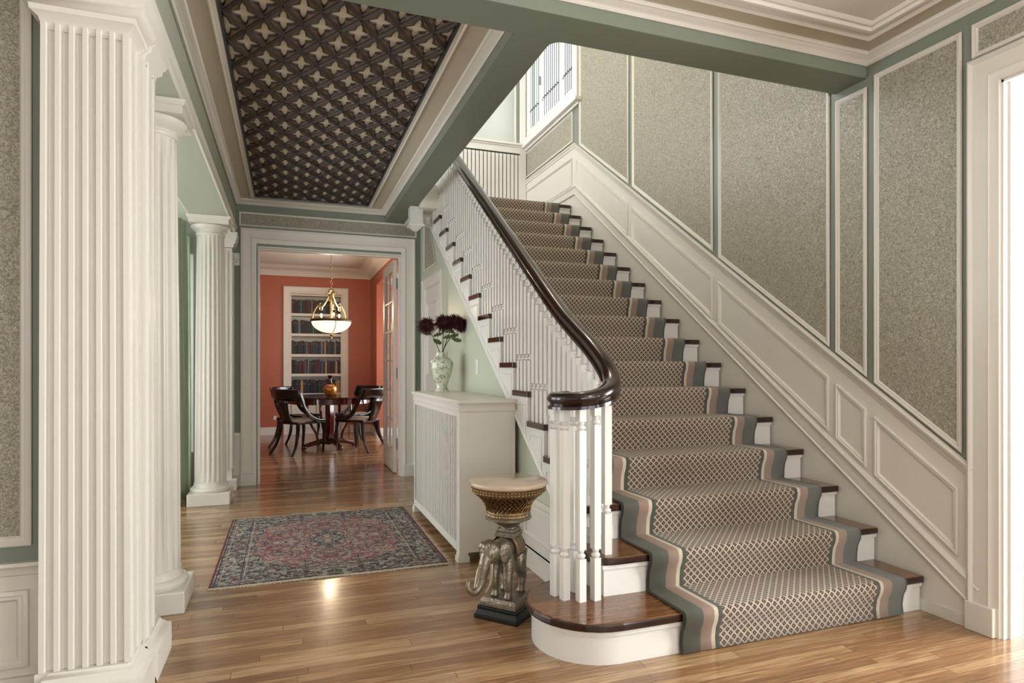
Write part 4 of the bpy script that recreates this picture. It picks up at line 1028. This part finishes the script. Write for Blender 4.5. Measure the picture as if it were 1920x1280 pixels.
# amber vase
av = empty('amber_vase', (TX+.0, TY-.12, .768)); tag(av, 'round amber glass vase with dark narrow neck on the dining table', 'vase')
AMB = mat('amber glass', '#b5741a', .06, coat=.6, spec=.7, var=.3, vscale=20, metal=.25)
MB().lathe([(0,0),(.035,0),(.06,.012),(.088,.05),(.098,.09),(.09,.13),(.065,.158),(.04,.17)], n=32).build('body', AMB, av, smooth=True)
MB().lathe([(.04,.17),(.028,.19),(.022,.23),(.026,.27),(.04,.295),(.036,.295),(.02,.27),(.018,.23)], n=24).build('neck', mat('dark amber glass', '#2d0f08', .08, coat=.6), av, smooth=True)
# chandelier
CX_, CY_ = .60, 9.52
ch = empty('chandelier', (CX_, CY_, 0)); tag(ch, 'brass chandelier with glowing glass bowl and scrolled arms over the dining table', 'chandelier')
zr = 1.855; R_ = .285
BOWL = mat('glowing alabaster bowl', '#f3e6b8', .4, emit='#ffe9a8', estr=1.6)
MB().lathe([(R_-.01, zr)]+[(R_*math.cos(t*PI/2/12)*.985, zr-.175*math.sin(t*PI/2/12)) for t in range(0, 12)]+[(.01, zr-.175)], n=48).build('glass_bowl', BOWL, ch, smooth=True, ang=180)
MB().lathe([(R_-.012, zr-.012),(R_+.006, zr-.012),(R_+.010, zr),(R_+.006, zr+.022),(R_-.004, zr+.028),(R_-.014, zr+.02)], n=64).build('rim_band', BRONZE, ch, smooth=True)
for i in range(3):
    t = 2*PI*i/3-.9-PI/6; c, s = math.cos(t), math.sin(t); P_ = lambda r, z: (r*c, r*s, z)
    MB().tube(cat_rom([P_(R_, zr), P_(R_*.93, zr+.12), P_(.20, zr+.22), P_(.135, zr+.215), P_(.10, zr+.25), P_(.05, zr+.34), P_(.02, zr+.42)], 6), .011, 8).build('arm', GRASS, ch, smooth=True)
    arm_ = bpy.data.objects[[o.name for o in bpy.data.objects if o.name.startswith('arm') and o.type == 'MESH'][-1]]
    MB().tube(cat_rom([P_(.135, zr+.215), P_(.14, zr+.17), P_(.17, zr+.165), P_(.175, zr+.195), P_(.155, zr+.20)], 6), .009, 8).tube(cat_rom([P_(.12, zr+.235), P_(.15, zr+.27), P_(.175, zr+.255), P_(.165, zr+.235)], 6), .008, 8).build('scroll', GRASS, arm_, smooth=True)
    MB().tube([P_(R_*math.cos(q)*1.01, zr-.18*math.sin(q)) for q in [j*PI/2/10 for j in range(11)]], .006, 6).build('bowl_strap', BRONZE, ch, smooth=True)
    MB().tube(cat_rom([P_(R_+.004, zr+.01), P_(R_+.022, zr+.05), P_(R_+.012, zr+.085)], 4), [.008,.007,.006,.006,.005,.005,.004,.003,.002], 6).build('finial_leaf', GRASS, ch, smooth=True)
    MB().tube([P_(.15, zr), P_(.15, zr+.07)], .012, 8).build('candle_sleeve', WHITE, ch)
    MB().ell(P_(.15, zr+.09), .014, .014, .024, 10, 8).build('bulb', mat('lit bulb', '#fff4d8', .3, emit='#ffdfa0', estr=14) if i == 0 else bpy.data.materials['lit bulb'], ch, smooth=True)
MB().tube([(0,0,zr+.0), (0,0,zr+.30)], [.018,.02], 12).lathe([(0,zr+.3),(.03,zr+.30),(.022,zr+.34),(.036,zr+.38),(.02,zr+.42),(.05,zr+.44),(.03,zr+.47),(.012,zr+.50),(0,zr+.50)], n=20).build('stem', GRASS, ch, smooth=True)
lf = MB()
for i in range(6):
    t = PI/3*i; lf.tube(cat_rom([(.02*math.cos(t), .02*math.sin(t), zr+.40), (.06*math.cos(t), .06*math.sin(t), zr+.43), (.075*math.cos(t), .075*math.sin(t), zr+.395)], 4), .009, 6)
lf.build('leaf_cluster', GRASS, ch, smooth=True)
MB().lathe([(0,zr-.26),(.008,zr-.255),(.012,zr-.235),(.004,zr-.225),(.022,zr-.212),(.028,zr-.20),(.014,zr-.19),(.016,zr-.175),(0,zr-.172)], n=16).build('bottom_finial', GRASS, ch, smooth=True)
lk = MB(); z = zr+.50
i = 0
while z < 2.93:
    a = (.014, 0) if i % 2 else (0, .014)
    lk.tube([(a[0]*math.sin(q), a[1]*math.sin(q), z+.026-.026*math.cos(q)) for q in [j*2*PI/12 for j in range(13)]], .0035, 5); z += .040; i += 1
lk.build('chain', GRASS, ch, smooth=True)['kind'] = 'stuff'
MB().lathe([(0,2.905),(.03,2.908),(.055,2.925),(.06,2.94),(0,2.94)], n=24).build('ceiling_rose', GRASS, ch, smooth=True)
# ------------------------------------------------------------------ rest of the front room (behind the camera)
fw = MB()
fw.box(-4, -3.88, -4, 2.69, 0, 3.0)
fw.box(-4, 6, -4, -3.9, 0, .5).box(-4, 6, -4, -3.9, 2.5, 3.0).box(-4, -2.2, -4, -3.9, .5, 2.5).box(3.2, 6, -4, -3.9, .5, 2.5).box(.35, .65, -4, -3.9, .5, 2.5)
fw.build('wall_front', CREAM, kind='structure')
sashwin('added_window_8', 'x', (-.925, -3.98, 0), 2.55, .5, 2.5)  # unseen window, added to carry the fill from behind the camera
sashwin('added_window_9', 'x', (1.925, -3.98, 0), 2.55, .5, 2.5)  # second unseen window added for the same fill
sashwin('added_window_10', 'y', (XW+.03, -1.75, 0), 1.9, .55, 2.45)  # unseen side window, added for light from the right
sashwin('added_window_11', 'y', (-.67, 6.3, 0), 2.8, 3.5, 5.4)  # unseen upstairs window, added to brighten landing and stair wall
# ------------------------------------------------------------------ lights
def area(name, loc, rot, sx, sy, power, col):
    l = bpy.data.lights.new(name, 'AREA'); l.shape = 'RECTANGLE'; l.size = sx; l.size_y = sy; l.energy = power; l.color = col
    o = bpy.data.objects.new(name, l); COL.objects.link(o); o.location = loc; o.rotation_euler = [math.radians(a) for a in rot]
    return o
def point(name, loc, power, col, r=.1):
    l = bpy.data.lights.new(name, 'POINT'); l.energy = power; l.color = col; l.shadow_soft_size = r
    o = bpy.data.objects.new(name, l); COL.objects.link(o); o.location = loc; return o
DAY = (.93, .97, 1); WARM = (1, .80, .55)
area('fill_behind_camera', (.5, -4.3, 1.6), (90, 0, 0), 5.2, 2.2, 112, (.99, .98, .98))  # added soft fill, enters by the added windows behind the camera
area('daylight_right_room', (5.0, .7, 1.5), (90, 0, 90), 2.2, 2.0, 230, DAY)
area('fill_from_right', (3.6, -1.75, 1.6), (90, 0, 90), 2.2, 2.0, 118, DAY)  # added side light for pilaster flutes, carpet and floor
area('daylight_alcove', (-2.3, 4.85, 1.4), (90, 0, -90), 3.8, 2.0, 110, DAY)
area('daylight_alcove_end', (-1.31, 7.3, 1.35), (90, 0, 180), .8, 1.8, 12, DAY)
area('daylight_stair_window', (4.4, 6.97, 5.0), (90, 0, 90), 3.0, 2.4, 150, DAY)
area('fill_upstairs', (-1.2, 6.3, 4.4), (90, 0, -90), 3.2, 2.2, 150, DAY)  # added cool light across the stairwell
area('daylight_bay', (3.6, 9.4, 1.4), (90, 0, 90), 3.0, 2.2, 120, DAY)
point('chandelier_lamp', (CX_, CY_, zr+.16), 30, WARM, .08)
point('upstairs_ceiling_lamp', (1.7, 4.4, 5.2), 45, (1, .88, .70), .15)
point('fill_front_room', (1.2, .3, 2.45), 30, (1, .93, .84), .2)  # added warm ceiling fill, no fitting belongs to it
w = bpy.data.worlds.new('sky'); SC.world = w; w.use_nodes = True
w.node_tree.nodes['Background'].inputs['Color'].default_value = (.9, .95, 1, 1); w.node_tree.nodes['Background'].inputs['Strength'].default_value = 1.6
# ------------------------------------------------------------------ camera
cd = bpy.data.cameras.new('camera'); cam = bpy.data.objects.new('camera', cd); COL.objects.link(cam)
cd.sensor_fit = 'HORIZONTAL'; cd.sensor_width = 36; cd.lens = 36*1173.31/1920; cd.shift_y = (685.74-640)/1920; cd.clip_start = .02
cam.location = (0, 0, 1.2); cam.rotation_euler = (math.radians(90), 0, -math.radians(19.7052))
SC.camera = cam
vs_ = SC.view_settings; vs_.view_transform = 'Standard'; vs_.look = 'None'; vs_.exposure = 0.4; vs_.gamma = 1; vs_.use_curve_mapping = False
